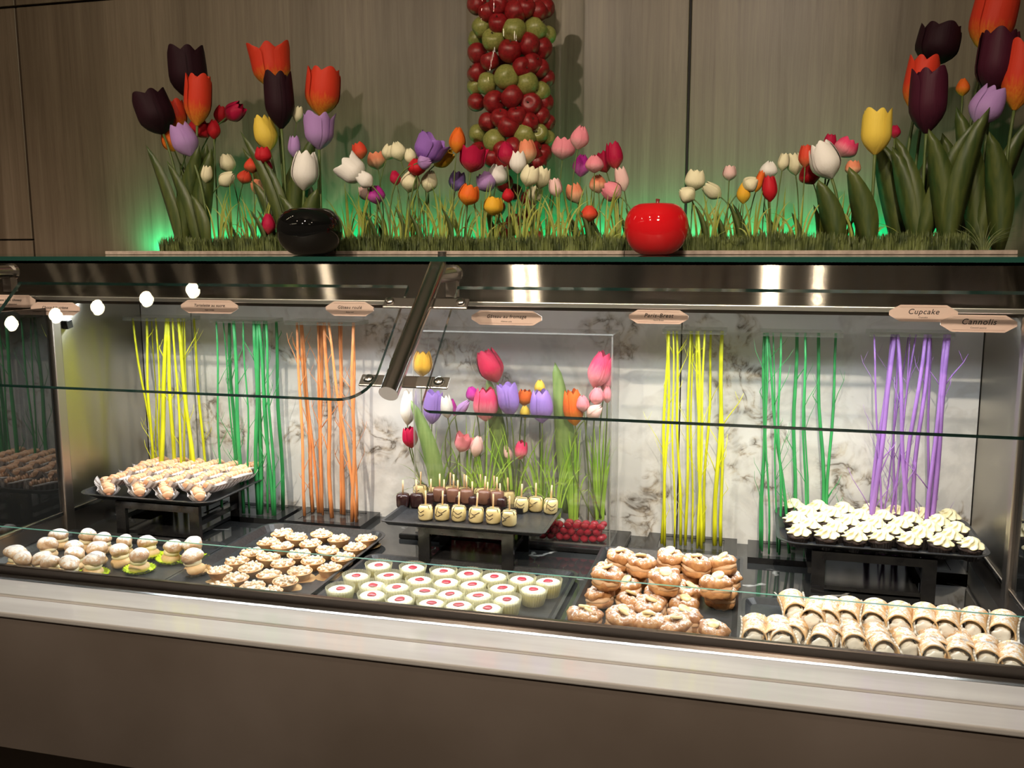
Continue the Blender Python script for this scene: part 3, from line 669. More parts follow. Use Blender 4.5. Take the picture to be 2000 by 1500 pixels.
# ================================================================== choux rings
def ring_mb(R, r, z, seed, amp, nu=30, nv=12, sq=1.0):
    mb = MB(); vs = []
    for i in range(nu):
        a = 2*PI*i/nu
        for j in range(nv):
            b = 2*PI*j/nv; q = 1+amp*2*noise.noise(Vector((math.cos(a)*1.6, math.sin(a)*1.6, math.sin(b)*1.1+seed*5)))+.07*math.cos(9*a+b)
            rr = R+r*q*math.cos(b)
            vs.append((rr*math.cos(a), rr*math.sin(a), z+r*sq*q*math.sin(b)))
    fs = [(i*nv+j, ((i+1) % nu)*nv+j, ((i+1) % nu)*nv+(j+1) % nv, i*nv+(j+1) % nv) for i in range(nu) for j in range(nv)]
    return mb.add(vs, fs)
for k in range(3):
    t = thing('choux_ring', '', 'choux pastry', (0, 0, -5), group='choux rings piled on the deep tray')
    part('lower_half', ring_mb(.019, .0135, .0135, 60+k, .12).blob((0, 0, .008), (.02, .02, .006), 10, 5, .1, 20, 1), M['brest'], t, True)
    part('praline_cream', ring_mb(.019, .0135, .021, 70+k, .16, sq=.6), M['brest_cream'], t, True)
    part('upper_half', ring_mb(.0195, .0150, .0335, 80+k, .26, sq=.8).blob((0, 0, .030), (.014, .014, .008), 10, 5, .1, 20, 1), M['brest'], t, True)
    c = MB().lathe([(.0, -.002), (.0115, -.002), (.0128, -.0005), (.0128, .002), (.0115, .003), (.0, .0032)], 20, capb=False, capt=False)
    fr = part('fruit_slice', c, M['banana'], t, True); fr.location = ((.004, .0, -.005)[k], -.004, .0475); fr.rotation_euler = ((.25, -.2, .5)[k], (.2, -.4, .1)[k], 0)
    protos['brest%d' % k] = t
BB = [[(560, 215), (755, 290), (1035, 235), (1290, 285), (1580, 285)], [(450, 320), (700, 380), (1000, 345), (1240, 400), (1600, 405)], [(420, 400), (980, 440), (1500, 500)],
      [(370, 560), (640, 500), (910, 570), (1190, 525), (1530, 560)], [(640, 620), (870, 670), (1180, 650)], [(230, 790), (560, 750), (840, 850), (1180, 790)], [(160, 905), (510, 885), (1120, 905), (1420, 1010)], [(800, 965)]]
for r, lst in enumerate(BB):
    for i, (zx, zy) in enumerate(sorted(lst)):
        up_ = r in (0, 2) or (r, i) in ((1, 4), (4, 1)); zz = TF+(.052 if up_ and r in (0, 2) else .012)
        p = at(*px(zx, zy, 1100, 1040, .2), z=zz+.035)
        p.y = max(p.y, 1.925)
        o = place('brest%d' % ((i+r) % 3), (p.x, p.y, zz), random.uniform(0, 6), 'sugared choux ring with fruit slice, %s from the left, %s row from the back' % (ORD[i], ORD[r]), (random.uniform(-.25, .12), random.uniform(-.15, .15)), random.uniform(1.0, 1.14))
        if r not in (0, 2): o.location.z = TF+.003

# ================================================================== cannoli
def shell_mb(seed):
    mb = MB(); vs = []; nu, nv = 22, 12; L0 = .074
    for i in range(nv+1):
        s_ = i/nv; y = -L0/2+L0*s_; fl = 1+.12*abs(2*s_-1)**3
        for j in range(nu+1):
            a = -.35*PI+(1.72*PI)*j/nu+.0; r = (.0188+.0025*(j/nu))*fl*(1+.05*noise.noise(Vector((a*1.5, y*40, seed*3))))
            cut = .010*math.sin(a*.9)*(1 if s_ < .5 else -1)*abs(2*s_-1)
            vs.append((r*math.cos(a), y+cut, r*math.sin(a)))
    n = nu+1
    fs = [(i*n+j, i*n+j+1, (i+1)*n+j+1, (i+1)*n+j) for i in range(nv) for j in range(nu)]
    return mb.add(vs, fs)
for k in range(3):
    t = thing('cannoli', '', 'cannoli', (0, 0, -5), group='cannoli in pleated paper on the front right tray')
    o = part('shell', shell_mb(k), M['shell'], t, True, loc=(0, 0, .021), rot=(0, 0, 0)); sm = o.modifiers.new('s', 'SOLIDIFY'); sm.thickness = .0028
    part('ricotta_filling', MB().blob((0, -.033, .020), (.0160, .006, .0158), 18, 10, .22, 110, k).blob((0, .033, .020), (.0160, .006, .0158), 18, 10, .2, 110, k+5).tube([(0, -.028, .020), (0, .028, .020)], .014, 12), M['ricotta'], t, True)
    # pleated paper: an open boat around the shell
    vs = []; nu, nv = 44, 10
    for i in range(nv+1):
        s_ = -1+2*i/nv; y = .050*s_
        for j in range(nu+1):
            q = -1+2*j/nu; w = .0235+.004*s_*s_+.0009*math.cos(nu*q*PI/2.2)*1.0; zz = .0012+.030*abs(q)**2.4*(1-.55*abs(s_)**3)+.010*abs(s_)**3
            vs.append((w*q*1.05, y+.0012*(j % 2), zz+.0014*(j % 2)))
    n = nu+1
    fs = [(i*n+j, i*n+j+1, (i+1)*n+j+1, (i+1)*n+j) for i in range(nv) for j in range(nu)]
    part('pleated_paper', MB().add(vs, fs), M['wrap_w'], t)
    protos['can%d' % k] = t
KK = [('back', [(450, 175), (600, 225), (700, 225), (830, 225), (1005, 240), (1165, 260), (1340, 270), (1495, 290), (1680, 300), (1870, 320)]),
      ('middle', [(195, 345), (330, 355), (470, 330), (710, 350), (845, 385), (1010, 395), (1205, 410), (1395, 430), (1590, 450), (1765, 495), (1945, 545)]),
      ('front', [(380, 445), (670, 475), (1060, 520), (1420, 545), (1620, 590)])]
for rn, lst in KK:
    for i, (zx, zy) in enumerate(sorted(lst)):
        up_ = rn == 'back'; zz = TF+(.030 if up_ else .004)
        p = at(*px(zx, zy, 1420, 1140, .29), z=zz+.022)
        if rn == 'front': p.y = 1.92
        rz = random.uniform(-.28, .18)
        place('can%d' % ((i) % 3), (min(p.x, .56), p.y+.018, zz), rz, 'sugar dusted cannoli in pleated paper, %s from the left in the %s row' % (ORD[i], rn), (.16 if rn != 'front' else 0, random.uniform(-.12, .12)), 1.13)

# ================================================================== eclairs
for k in range(2):
    t = thing('eclair', '', 'eclair', (0, 0, -5), group='eclairs on the raised tray')
    part('choux', MB().blob((0, 0, .014), (.0165, .058, .013), 16, 14, .06, 40, k, flat=.012), M['choux_d'], t, True)
    mb = MB(); q = -.052
    while q < .052:
        mb.blob((math.sin(q*400+k)*.002, q, .028+.003*math.cos(q*300)), (.0150, .0050, .0088), 12, 7, .12, 60, q*100, 0); q += .0068
    part('piped_cream', mb, M['coral'], t, True)
    part('white_cream', MB().tube([(-.0145, -.05, .022), (-.0155, 0, .024), (-.0145, .05, .022)], [.002, .0035, .002], 8).tube([(.0145, -.05, .022), (.0155, 0, .024), (.0145, .05, .022)], [.003, .005, .003], 8), M['white_cream'], t, True)
    vs = []; nu, nv = 40, 14
    for i in range(nv+1):
        s_ = -1+2*i/nv; y = .068*s_
        for j in range(nu+1):
            q = -1+2*j/nu; w = (.026+.010*abs(s_))*(1-.42*s_**6); zz = .001+.021*abs(q)**2.2+.015*abs(s_)**4
            vs.append((w*q, y*(1+.06*(1-q*q)), zz+.0016*(j % 2)))
    n = nu+1
    part('pleated_paper', MB().add(vs, [(i*n+j, i*n+j+1, (i+1)*n+j+1, (i+1)*n+j) for i in range(nv) for j in range(nu)]), M['wrap_e'], t)
    protos['ecl%d' % k] = t
EE = [('front', 2.310, [-1.865, -1.765, -1.665, -1.565], .75, .004), ('second', 2.375, [-1.855, -1.79, -1.725, -1.66, -1.595, -1.53], -.12, .016), ('third', 2.445, [-1.845, -1.78, -1.715, -1.65, -1.585, -1.515], -.12, .022), ('back', 2.515, [-1.85, -1.785, -1.72, -1.655, -1.59, -1.525], -.12, .026)]
for rn, y, xs, rz, dz in EE:
    for i, x in enumerate(xs):
        place('ecl%d' % (i % 2), (x, y+(.01 if i % 2 else 0), ZF+dz), rz+random.uniform(-.06, .06), 'eclair piped with coral cream in pleated paper, %s from the left in the %s row' % (ORD[i], rn), (.05 if rn == 'front' else -.05, 0)  , 1.06)

# ================================================================== cake pops
def popbody(w, h, seed):
    prof = [(.55*w, 0), (.9*w, .001), (w, .006), (w*1.02, h*.5), (w, h-.006), (w*.86, h-.001), (w*.4, h+.0005), (.0001, h+.0008)]
    return MB().lathe(prof, 20, rf=lambda a, i: 1+.03*math.sin(3*a+seed+i*.4), capt=False)
def drizzle(w, h, seed):
    rnd = random.Random(seed); mb = MB()
    for k in range(3):
        ph = rnd.uniform(0, 6); pts = []
        for i in range(15):
            u = -1+2*i/14; y = (k-1)*w*.6+.12*w*math.sin(u*2+ph)+u*w*.35; x = u*w*1.02
            r = math.hypot(x, y)
            if r < w*.93: pts.append((x, y, h+.0012))
            else:
                s_ = w*1.035/max(r, 1e-6); pts.append((x*s_, y*s_, h-.003-(r-w*.93)*2.2))
        mb.tube(pts, .0008, 6)
    for k in range(2):
        a0 = rnd.uniform(-2.6, -1.9); pts = [(w*1.045*math.cos(a0+.13*i), w*1.045*math.sin(a0+.13*i), h*(.42+.26*k)+h*.09*math.sin(i*.55+seed)) for i in range(10)]
        mb.tube(pts, .0008, 6)
    return mb
for nm, bm, dr in (('y', 'pop_y', 1), ('d', 'pop_d', 0), ('m', 'pop_m', 0)):
    for k in range(2):
        t = thing('cake_pop', '', 'cake pop', (0, 0, -5), group='cake pops on the raised tray')
        w, h = (.0200, .041) if nm == 'y' else (.0195, .040)
        part('coated_body', popbody(w, h, k*2.1), M[bm], t, True)
        if dr: part('chocolate_drizzle', drizzle(w, h, 90+k), M['pop_d'], t, True)
        part('stick', MB().tube([(0, 0, h-.004), (.0008, 0, h+.040)], .0024, 10), M['stick'], t, True)
        protos['pop'+nm+str(k)] = t
nmz = {'y': 'yellow drizzled', 'd': 'dark chocolate', 'm': 'milk chocolate'}
PP = [('front', 'y', [(705, 480), (812, 480), (917, 485), (1032, 495), (1145, 500), (1250, 515)]), ('right', 'y', [(1325, 430), (1422, 425), (1517, 438)]),
      ('third', 'd', [(557, 400), (650, 400), (742, 395), (822, 398), (915, 402), (1010, 410), (1105, 415), (1195, 425)]),
      ('second', 'y', [(668, 345), (765, 352), (865, 352), (955, 362), (1065, 365), (1155, 372), (1243, 390)]),
      ('back', 'm', [(795, 300), (885, 308), (975, 320), (1085, 318), (1170, 325)])]
for rn, c, lst in PP:
    for i, (zx, zy) in enumerate(sorted(lst)):
        p = at(*px(zx, zy+(-6), 620, 860, .3), z=ZF+.018)
        zb_ = ZF
        if rn == 'back': p = at(*px(zx, zy-6, 620, 860, .3), y=2.437); zb_ = ZF+.0165
        place('pop%s%d' % (c, i % 2), (p.x, p.y, zb_), random.uniform(-.5, .5), '%s cake pop on a stick, %s from the left in the %s row' % (nmz[c], ORD[i], rn if rn != 'right' else 'right hand'), (random.uniform(-.07, .07), random.uniform(-.05, .05)))

o = part('riser_block', MB().box((-.90, 2.418, ZF+.0003), (-.60, 2.456, ZF+.0162)), M['black']); tag(o, 'low black block under the back row of cake pops', 'riser')

# ================================================================== cupcakes
for k in range(3):
    t = thing('cupcake', '', 'cupcake', (0, 0, -5), group='frosted chocolate cupcakes')
    part('paper_case', MB().lathe([(.021, .0), (.0275, .028)], 72, rf=lambda a, i: 1+.025*math.cos(24*a), capt=False), M['blackpaper'], t)
    part('chocolate_cake', MB().blob((0, 0, .027), (.029, .029, .010), 24, 8, .07, 60, k), M['choc'], t, True)
    prof = []; n = 16
    for i in range(n+1):
        u = i/n; prof.append((.0262*(1-u)**.55*(1+.10*math.sin(u*PI*3.2))+.0008, .033+.0225*u))
    part('frosting_swirl', MB().lathe(prof, 56, rf=lambda a, i: 1+.17*math.cos(7*a), twist=.075), M['frost'], t, True)
    protos['cup%d' % k] = t
for r in range(5):
    for i in range(7 if r % 2 == 0 else 6):
        x = .128+i*.0655+(.0327 if r % 2 else 0)+random.uniform(-.004, .004); y = 2.325+r*.0605+random.uniform(-.004, .004)
        place('cup%d' % ((i*2+r) % 3), (x, y, ZF), random.uniform(0, 6), 'chocolate cupcake with pale yellow frosting swirl, %s from the left, %s row from the front' % (ORD[i], ORD[r]), (random.uniform(-.1, .1), random.uniform(-.1, .1)))

# ================================================================== twig screens
def pt_line(p1, p2, z):      # point of the line p1 p2 at height z
    t = (z-p1.z)/(p2.z-p1.z); return p1+(p2-p1)*t
def screen(label, colour, bx0, bx1, x0z, y0z, sc, ytop, ybot, stems, seed):
    rnd = random.Random(seed); cx = (bx0+bx1)/2
    t = thing('twig_screen', label, 'decoration', (cx, 2.563, DZ))
    w = (bx1-bx0)/2; mb = MB()
    fr = .022
    mb.box((-w, -.077, .0005), (w, .077, .010)).box((-w, -.077, .010), (w, -.077+fr, .017)).box((-w, .077-fr, .010), (w, .077, .017)).box((-w, -.077+fr, .010), (-w+fr*1.6, .077-fr, .017)).box((w-fr*1.6, -.077+fr, .010), (w, .077-fr, .017))
    part('base_frame', mb, M['black'], t)
    o = part('base_plate', MB().box((-w+fr*1.6+.001, -.053, .0105), (w-fr*1.6-.001, .053, .016)), M['acrylic'], t)
    tops = []
    for k, (a, b, wd) in enumerate(stems):
        yy = rnd.choice((2.525, 2.545, 2.565, 2.59)) if wd < 26 else 2.53
        p1 = at(x0z+a/sc, y0z+ytop/sc, y=yy); p2 = at(x0z+b/sc, y0z+ybot/sc, y=yy)
        base = pt_line(p1, p2, DZ+.017); lim = w-.04
        base.x = max(bx0+.03, min(bx1-.03, base.x)); tops.append(p1)
        r = wd/sc*mpp(p1)/2*1.22; n = 9; pts = []
        ph = rnd.uniform(0, 6); am = rnd.uniform(.002, .006)
        for i in range(n+1):
            u = i/n; q = p1.lerp(base, u); q = q+Vector((am*math.sin(u*7+ph)*math.sin(u*PI), am*math.cos(u*6+ph)*math.sin(u*PI), 0)); pts.append(q-t.location)
        br = MB().tube(pts, [r*(.82+.3*i/n+rnd.uniform(-.05, .05)) for i in range(n+1)], 8)
        # side shoots
        for j in range(rnd.randint(2, 4)):
            i = rnd.randint(1, n-1); s_ = rnd.choice((-1, 1)); q = pts[i]; L_ = rnd.uniform(.04, .13); rr = r*rnd.uniform(.18, .32)
            rr = max(rr, .0007); d = Vector((s_*rnd.uniform(.15, .5), rnd.uniform(-.12, .12), rnd.uniform(.6, 1))).normalized()
            sp_ = [q, q+d*L_*.35, q+d*L_*.7+Vector((s_*.006, 0, .004)), q+d*L_]
            if sp_[-1].z+DZ < 1.47: br.tube(sp_, [rr*1.1, rr, rr*.7, rr*.3], 5)
            if rnd.random() < .5 and sp_[2].z+DZ < 1.43: br.tube([sp_[2], sp_[2]+Vector((-s_*.012, .004, .030))], [rr*.6, rr*.25], 5)
        part('twig', br, M['twig_'+colour], t, True)
    xs = [p.x for p in tops]; z0 = tops[0].z-DZ
    x0, x1 = min(xs)-cx-.012, max(xs)-cx+.012
    part('top_bar', MB().box((x0, -.052, z0-.004), (x1, .045, z0+.008)), M['acrylic_bar'], t)
    return t
screen('yellow twig screen behind the eclair tray at the left', 'yellow', -1.925, -1.665, 240, 600, 4.545, 100, 1370,
       [(88, 270, 18), (212, 255, 20), (292, 345, 16), (392, 338, 34), (402, 448, 28), (440, 520, 18), (492, 618, 28), (525, 552, 16), (630, 722, 20), (545, 590, 12), (255, 300, 10)], 1)
screen('green twig screen, left of the orange one', 'green', -1.655, -1.395, 400, 600, 3.333, 90, 1340,
       [(75, 110, 12), (160, 205, 20), (187, 250, 22), (250, 290, 10), (320, 350, 22), (345, 365, 26), (352, 445, 18), (400, 455, 16), (465, 510, 20), (385, 410, 12), (120, 225, 9)], 2)
screen('orange twig screen between the eclairs and tulip box', 'orange', -1.377, -1.122, 400, 600, 3.333, 100, 1370,
       [(600, 650, 16), (625, 705, 20), (632, 742, 14), (735, 770, 12), (758, 760, 20), (778, 828, 22), (806, 985, 16), (876, 905, 20), (892, 885, 9), (968, 960, 20), (966, 992, 13), (742, 752, 14)], 3)
screen('yellow twig screen behind the choux rings', 'yellow', -.27, -.018, 1230, 620, 3.0, 80, 1350,
       [(224, 188, 15), (229, 204, 13), (276, 298, 13), (357, 325, 13), (366, 365, 9), (392, 412, 12), (402, 420, 14), (440, 396, 11), (541, 497, 20), (543, 532, 15), (475, 432, 13), (255, 262, 9)], 4)
screen('green twig screen left of the cupcakes', 'green', .012, .272, 1460, 620, 3.0, 90, 1390,
       [(100, 78, 17), (110, 85, 9), (114, 125, 9), (118, 245, 14), (196, 185, 11), (290, 268, 18), (338, 335, 11), (343, 350, 8), (416, 448, 18), (518, 452, 15), (150, 175, 8)], 5)
screen('purple twig screen behind the cupcake tray', 'purple', .29, .56, 1660, 620, 3.75, 125, 1400,
       [(178, 225, 12), (310, 125, 24), (330, 158, 32), (350, 420, 24), (430, 250, 9), (440, 340, 10), (485, 300, 13), (555, 385, 24), (583, 460, 26), (592, 570, 16), (698, 575, 26), (722, 608, 34), (350, 320, 14)], 6)

# ================================================================== tulips
def petal(mb, a0, R, H, half, tip, out, curl, nu=7, nv=9, rf=1.0):
    vs = []
    for i in range(nv+1):
        v = i/nv; r = R*rf*(.10+.92*math.sin(min(1, v*2.3)*PI/2)**.8-out*max(0, v-.35)**2*1.6)
        ha = half*min(1, .75+v)*(1 if v < .7 else max(.16, 1-((v-.7)/.3)**2.6*.62))
        z = H*v
        for j in range(nu+1):
            u = -1+2*j/nu; a = a0+u*ha
            zz = z-H*tip*u*u*v**4; rr = r*(1+curl*v**3*(1-.4*abs(u)))+R*.05*(1-u*u)
            vs.append((rr*math.cos(a), rr*math.sin(a), zz))
    n = nu+1
    mb.add(vs, [(i*n+j, i*n+j+1, (i+1)*n+j+1, (i+1)*n+j) for i in range(nv) for j in range(nu)])
def bloom_mb(kind):
    mb = MB(); H, R = 1.0, .5
    if kind == 'cup': o, c, hf, tp = .12, .03, .86, .05      # tall, straight sided
    elif kind == 'egg': o, c, hf, tp = 1.15, 0, .95, .10     # closed bud
    elif kind == 'open': o, c, hf, tp = -.05, .20, .74, .08
    else: o, c, hf, tp = .55, .02, .88, .08
    for k in range(3): petal(mb, k*2*PI/3+.5, R*.93, H*.98, hf, tp, o+.06, c*.5)
    for k in range(3): petal(mb, k*2*PI/3+.5+PI/3, R, H, hf, tp, o, c, rf=1.05)
    mb.lathe([(.02*R, -.02), (.16*R, .01), (.24*R, .06)], 10, capt=False)
    return mb
BM = {}
def bloom_mesh(kind, col):
    if (kind, col) not in BM: BM[(kind, col)] = bloom_mb(kind).mesh('bloom', T[col])
    return BM[(kind, col)]
def qb(p0, p1, p2, n):     # quadratic curve
    return [p0*(1-t)**2+p1*2*t*(1-t)+p2*t*t for t in [i/n for i in range(n+1)]]
SHELF = 1.678
def tulip(label, col, kind, pxx, pyy, w, h, tilt, y, zb, group=None, stem=.0028, leaves=0, leafm='leaf', lean=0, bx=None, ll=.22, lw=.03, fwd=0):
    """bloom centred on the measured spot (pxx, pyy) at depth y; w, h its size in photo pixels; tilt in degrees to the right"""
    c = at(pxx, pyy, y=y); s = mpp(c); w_, h_ = w*s, h*s; a = math.radians(tilt)
    ax = Vector((math.sin(a)*math.cos(fwd), -math.sin(fwd), math.cos(a)*math.cos(fwd)))
    b = c-ax*h_*.5; bxx = b.x-math.sin(a)*(b.z-zb)*.35+lean if bx is None else bx
    t = thing('tulip', label, 'tulip', (bxx, y, zb), group=group)
    rq = Vector((0, 0, 1)).rotation_difference(ax)
    o = link('bloom', bloom_mesh(kind, col), t, b-t.location, (rq.to_matrix()@Matrix.Rotation(random.uniform(0, 6), 3, 'Z')).to_euler(), (w_, w_, h_))
    base = Vector((0, 0, 0)); e = b-t.location
    pts = qb(base, e-ax*e.z*.45, e, 9)
    part('stem', MB().tube(pts, stem, 7), M['stem'], t, True)
    for k in range(leaves):
        sd = 1 if k % 2 else -1; L_ = ll*random.uniform(.8, 1.1); d = Vector((sd*random.uniform(.05, .22), random.uniform(-.12, .04), 1)).normalized()
        P = qb(base+Vector((sd*.004, -.006, 0)), d*L_*.55+Vector((-sd*.01, 0, 0)), d*L_+Vector((sd*L_*.12, -.02, -L_*.02)), 9)
        wd = [lw*(.25+.95*math.sin(PI*min(1, (i/9)*.9+.10)))*(1 if i < 9 else .05) for i in range(10)]
        o = part('leaf', MB().strip(P, wd, (math.cos(.5*k), .35*sd, 0), 0, .22), M[leafm], t, True)
        sm = o.modifiers.new('s', 'SOLIDIFY'); sm.thickness = .0008
    return t
def zz_(v, x0, y0, s): return x0+v[0]*s, y0+v[1]*s
GT = SHELF+.012
# the large blooms, left group then right group: (label, colour, kind, px, py, w, h, tilt, depth, leaves)
BIG = [
 ('tallest near black tulip of the left group', 'black', 'cup', 367, 143, 66, 100, -4, 2.86, 1),
 ('near black tulip drooping at the far left', 'black', 'cup', 303, 222, 64, 84, -22, 2.80, 2),
 ('flame red tulip in front of the tallest black one', 'flame', 'cup', 387, 195, 48, 98, 6, 2.78, 1),
 ('orange red tulip half hidden behind the left flame tulip', 'flame', 'cup', 346, 226, 34, 60, -8, 2.88, 0),
 ('lavender tulip under the left flame tulip', 'lavender', 'mid', 360, 274, 46, 66, -24, 2.76, 1),
 ('dark red tulip nodding right above the green glow', 'crimson', 'mid', 458, 219, 34, 42, 62, 2.90, 0),
 ('small dark red tulip beside the nodding one', 'red', 'mid', 432, 224, 26, 34, 20, 2.92, 0),
 ('red tulip below the left flame tulip', 'red', 'mid', 391, 251, 40, 34, 40, 2.84, 0),
 ('red tulip right of the lavender one', 'red', 'egg', 417, 252, 24, 38, 0, 2.84, 0),
 ('orange tulip behind the lavender one', 'orange', 'mid', 332, 276, 30, 42, -25, 2.84, 0),
 ('open flame red tulip behind the black one', 'flame', 'open', 530, 130, 66, 84, -6, 2.90, 1),
 ('tall near black tulip above the black apple', 'black', 'cup', 545, 196, 52, 108, -3, 2.76, 2),
 ('yellow tulip beside the tall black one', 'yellow', 'mid', 518, 260, 42, 68, -14, 2.80, 1),
 ('large flame tulip with yellow base, right of the left group', 'flame', 'cup', 631, 179, 62, 92, 7, 2.86, 0),
 ('lavender tulip under the large flame tulip', 'lavender', 'open', 622, 256, 52, 70, 0, 2.76, 1),
 ('big white tulip above the black apple', 'white', 'mid', 596, 333, 50, 76, 6, 2.70, 1),
 ('white tulip with spread petals left of the middle group', 'white', 'open', 690, 335, 46, 50, -52, 2.72, 0),
 ('second white tulip, just right of the spread one', 'white', 'mid', 714, 352, 28, 34, -50, 2.70, 0),
 ('purple tulip with spread petals in the middle group', 'purple', 'open', 838, 292, 54, 56, 30, 2.72, 0),
 ('purple tulip drooping under the spread one', 'lavender', 'egg', 830, 316, 28, 30, 80, 2.70, 0),
 ('dark red open tulip before the apple column', 'crimson', 'open', 923, 311, 46, 50, 10, 2.74, 0),
 ('large pinkish white tulip left of the yellow one', 'white', 'mid', 1611, 313, 54, 76, -22, 2.74, 0),
 ('large yellow tulip of the right display', 'yellow', 'cup', 1711, 257, 52, 88, 0, 2.70, 0),
 ('dark red tulip behind the large white one', 'crimson', 'mid', 1621, 277, 22, 30, 5, 2.88, 0),
 ('rosy tulip between the white and yellow ones', 'hotpink', 'mid', 1652, 289, 42, 38, 30, 2.86, 0),
 ('near black tulip at the back of the right group', 'black', 'cup', 1832, 88, 74, 78, 10, 2.90, 1),
 ('orange red tulip peeking from behind the plum one', 'flame', 'cup', 1798, 164, 56, 106, 8, 2.86, 0),
 ('large plum black tulip in front of the right group', 'plum', 'cup', 1813, 197, 64, 124, 0, 2.76, 2),
 ('flame tulip cut by the top of the picture', 'flame', 'cup', 1940, 40, 76, 120, 10, 2.88, 0),
 ('plum black tulip under the topmost flame tulip', 'plum', 'cup', 1946, 122, 68, 122, 4, 2.78, 1),
 ('lavender tulip below the right plum black one', 'lavender', 'mid', 1928, 207, 58, 76, 26, 2.72, 1),
 ('flame tulip at the right edge', 'flame', 'cup', 1992, 147, 60, 132, 5, 2.76, 0),
 ('small orange tulip between the two right groups', 'orange', 'egg', 1881, 170, 24, 34, 0, 2.92, 0),
 ('small red tulip above the green glow at right', 'crimson', 'egg', 1748, 257, 20, 26, 0, 2.92, 0)]
for (lb, col, kd, x, y_, w, h, tl, dep, lv) in BIG:
    lv = lv+1 if h > 70 else lv
    tulip(lb, col, kd, x, y_, w, h, tl, dep, GT, stem=.0042 if h > 60 else .0026, leaves=lv, ll=.36 if y_ < 230 else .22, lw=.058)
SM_L = [('coralred', 492, 323, 26, 26), ('coralred', 478, 346, 24, 24), ('peach', 505, 364, 30, 26), ('cream', 444, 320, 26, 32), ('cream', 443, 350, 34, 24), ('cream', 404, 340, 18, 30), ('crimson', 518, 326, 22, 24),
        ('red', 514, 303, 26, 28), ('crimson', 524, 437, 22, 36), ('lavender', 575, 286, 20, 36), ('cream', 582, 223, 16, 28)]
SM_M = [('coralred', 25, 702, 297, 26), ('peach', 30, 735, 314, 30)]
MIDL = [('coralred', 175, 315, 24, 28), ('peach', 285, 380, 30, 30), ('magenta', 280, 600, 30, 32), ('palepink', 205, 590, 18, 26), ('cream', 365, 325, 22, 26), ('cream', 425, 318, 26, 34), ('cream', 505, 350, 20, 28),
        ('red', 548, 420, 30, 30), ('gold', 720, 365, 40, 26), ('crimson', 405, 490, 18, 26), ('cream', 505, 512, 32, 38), ('cream', 630, 512, 27, 38), ('orange', 812, 245, 27, 44), ('violet', 810, 512, 27, 34),
        ('orange', 885, 602, 34, 36), ('gold', 1045, 675, 32, 32), ('lavender', 1000, 520, 32, 34), ('white', 1078, 475, 34, 36), ('crimson', 1130, 330, 30, 40), ('white', 1205, 390, 27, 38), ('peach', 1265, 320, 30, 40),
        ('cream', 1283, 480, 30, 36), ('cream', 1360, 490, 27, 38), ('cream', 1320, 598, 24, 30), ('palepink', 1450, 555, 22, 32), ('pink', 1502, 300, 38, 38), ('pink', 1608, 228, 30, 40), ('magenta', 1620, 410, 28, 38),
        ('pink', 1705, 400, 30, 30), ('crimson', 1760, 390, 28, 36), ('crimson', 1833, 345, 28, 46), ('peach', 1572, 592, 28, 34), ('peach', 1725, 530, 28, 32), ('coralred', 1670, 722, 28, 28), ('pink', 1820, 580, 34, 32), ('palepink', 1882, 500, 22, 42), ('red', 1140, 605, 20, 24)]
SM_M = [(c, 650+a*.3, 200+b*.3, w, h) for c, a, b, w, h in MIDL]
RI = [('cream', 605, 662, 32, 36), ('cream', 545, 770, 30, 28), ('cream', 735, 745, 36, 24), ('palepink', 865, 608, 22, 26), ('cream', 1022, 690, 28, 26), ('gold', 970, 758, 22, 36), ('orange', 1088, 670, 14, 38), ('red', 1165, 725, 24, 44),
      ('white', 1158, 583, 28, 30), ('cream', 1272, 525, 18, 30), ('cream', 1350, 540, 24, 38), ('coralred', 1437, 480, 22, 38), ('red', 1470, 615, 36, 36), ('peach', 1790, 570, 24, 26)]
SM_R = [(c, 1200+a*.26, 180+b*.26, w, h) for c, a, b, w, h in RI]
cn = {'coralred': 'coral red', 'peach': 'peach', 'cream': 'cream', 'crimson': 'dark red', 'red': 'red', 'lavender': 'lavender', 'magenta': 'magenta', 'palepink': 'pale pink', 'gold': 'golden', 'orange': 'orange', 'violet': 'violet', 'white': 'white', 'pink': 'pink'}
for nm_, lst in (('left', SM_L), ('middle', SM_M), ('right', SM_R)):
    cnt = {}
    for (c, x, y_, w, h) in sorted(lst, key=lambda q: (q[0], q[1])):
        i = cnt[c] = cnt.get(c, -1)+1
        tl = random.uniform(-22, 22) if w <= h else random.choice((-55, 55))
        low = y_ > 380
        tulip('small %s artificial tulip, %s of its colour from the left in the %s display' % (cn[c], ORD[i], nm_), c, random.choice(('egg', 'mid', 'mid')), x, y_, min(w, h)*1.14, max(w, h)*1.14, tl, (2.70 if low else random.uniform(2.72, 2.9)), GT, stem=.0018, leaves=1 if random.random() < .5 else 0, ll=.13, lw=.016)

# ================================================================== grass
def clump(label, x, y, z, n, L_, spread, m_, wd=.0045, name='grass_clump', group=None, seed=0):
    rnd = random.Random(seed); mb = MB()
    t = thing(name, label, 'artificial grass', (x, y, z), group=group)
    for k in range(n):
        a = rnd.uniform(-1, 1); L1 = L_*rnd.uniform(.6, 1.05); dx = a*spread; dy = rnd.uniform(-.5, .3)*spread
        bend = rnd.uniform(.2, .9)*(1 if rnd.random() < .72 else 3.2)
        p0 = Vector((a*.014, rnd.uniform(-.008, .008), 0)); p1 = p0+Vector((dx*.35, dy*.3, 1))*L1*.6; p2 = p0+Vector((dx*(1+bend)*.9, dy, max(.15, 1.0-.35*bend*abs(a)*1.4)))*L1
        P = qb(p0, p1, p2, 8); ws = [wd*(1-(i/8)**3*.93) for i in range(9)]
        mb.strip(P, ws, (1, rnd.uniform(-.3, .3), 0), 0, .18)
    part('blades', mb, m_, t, True); return t
i = 0
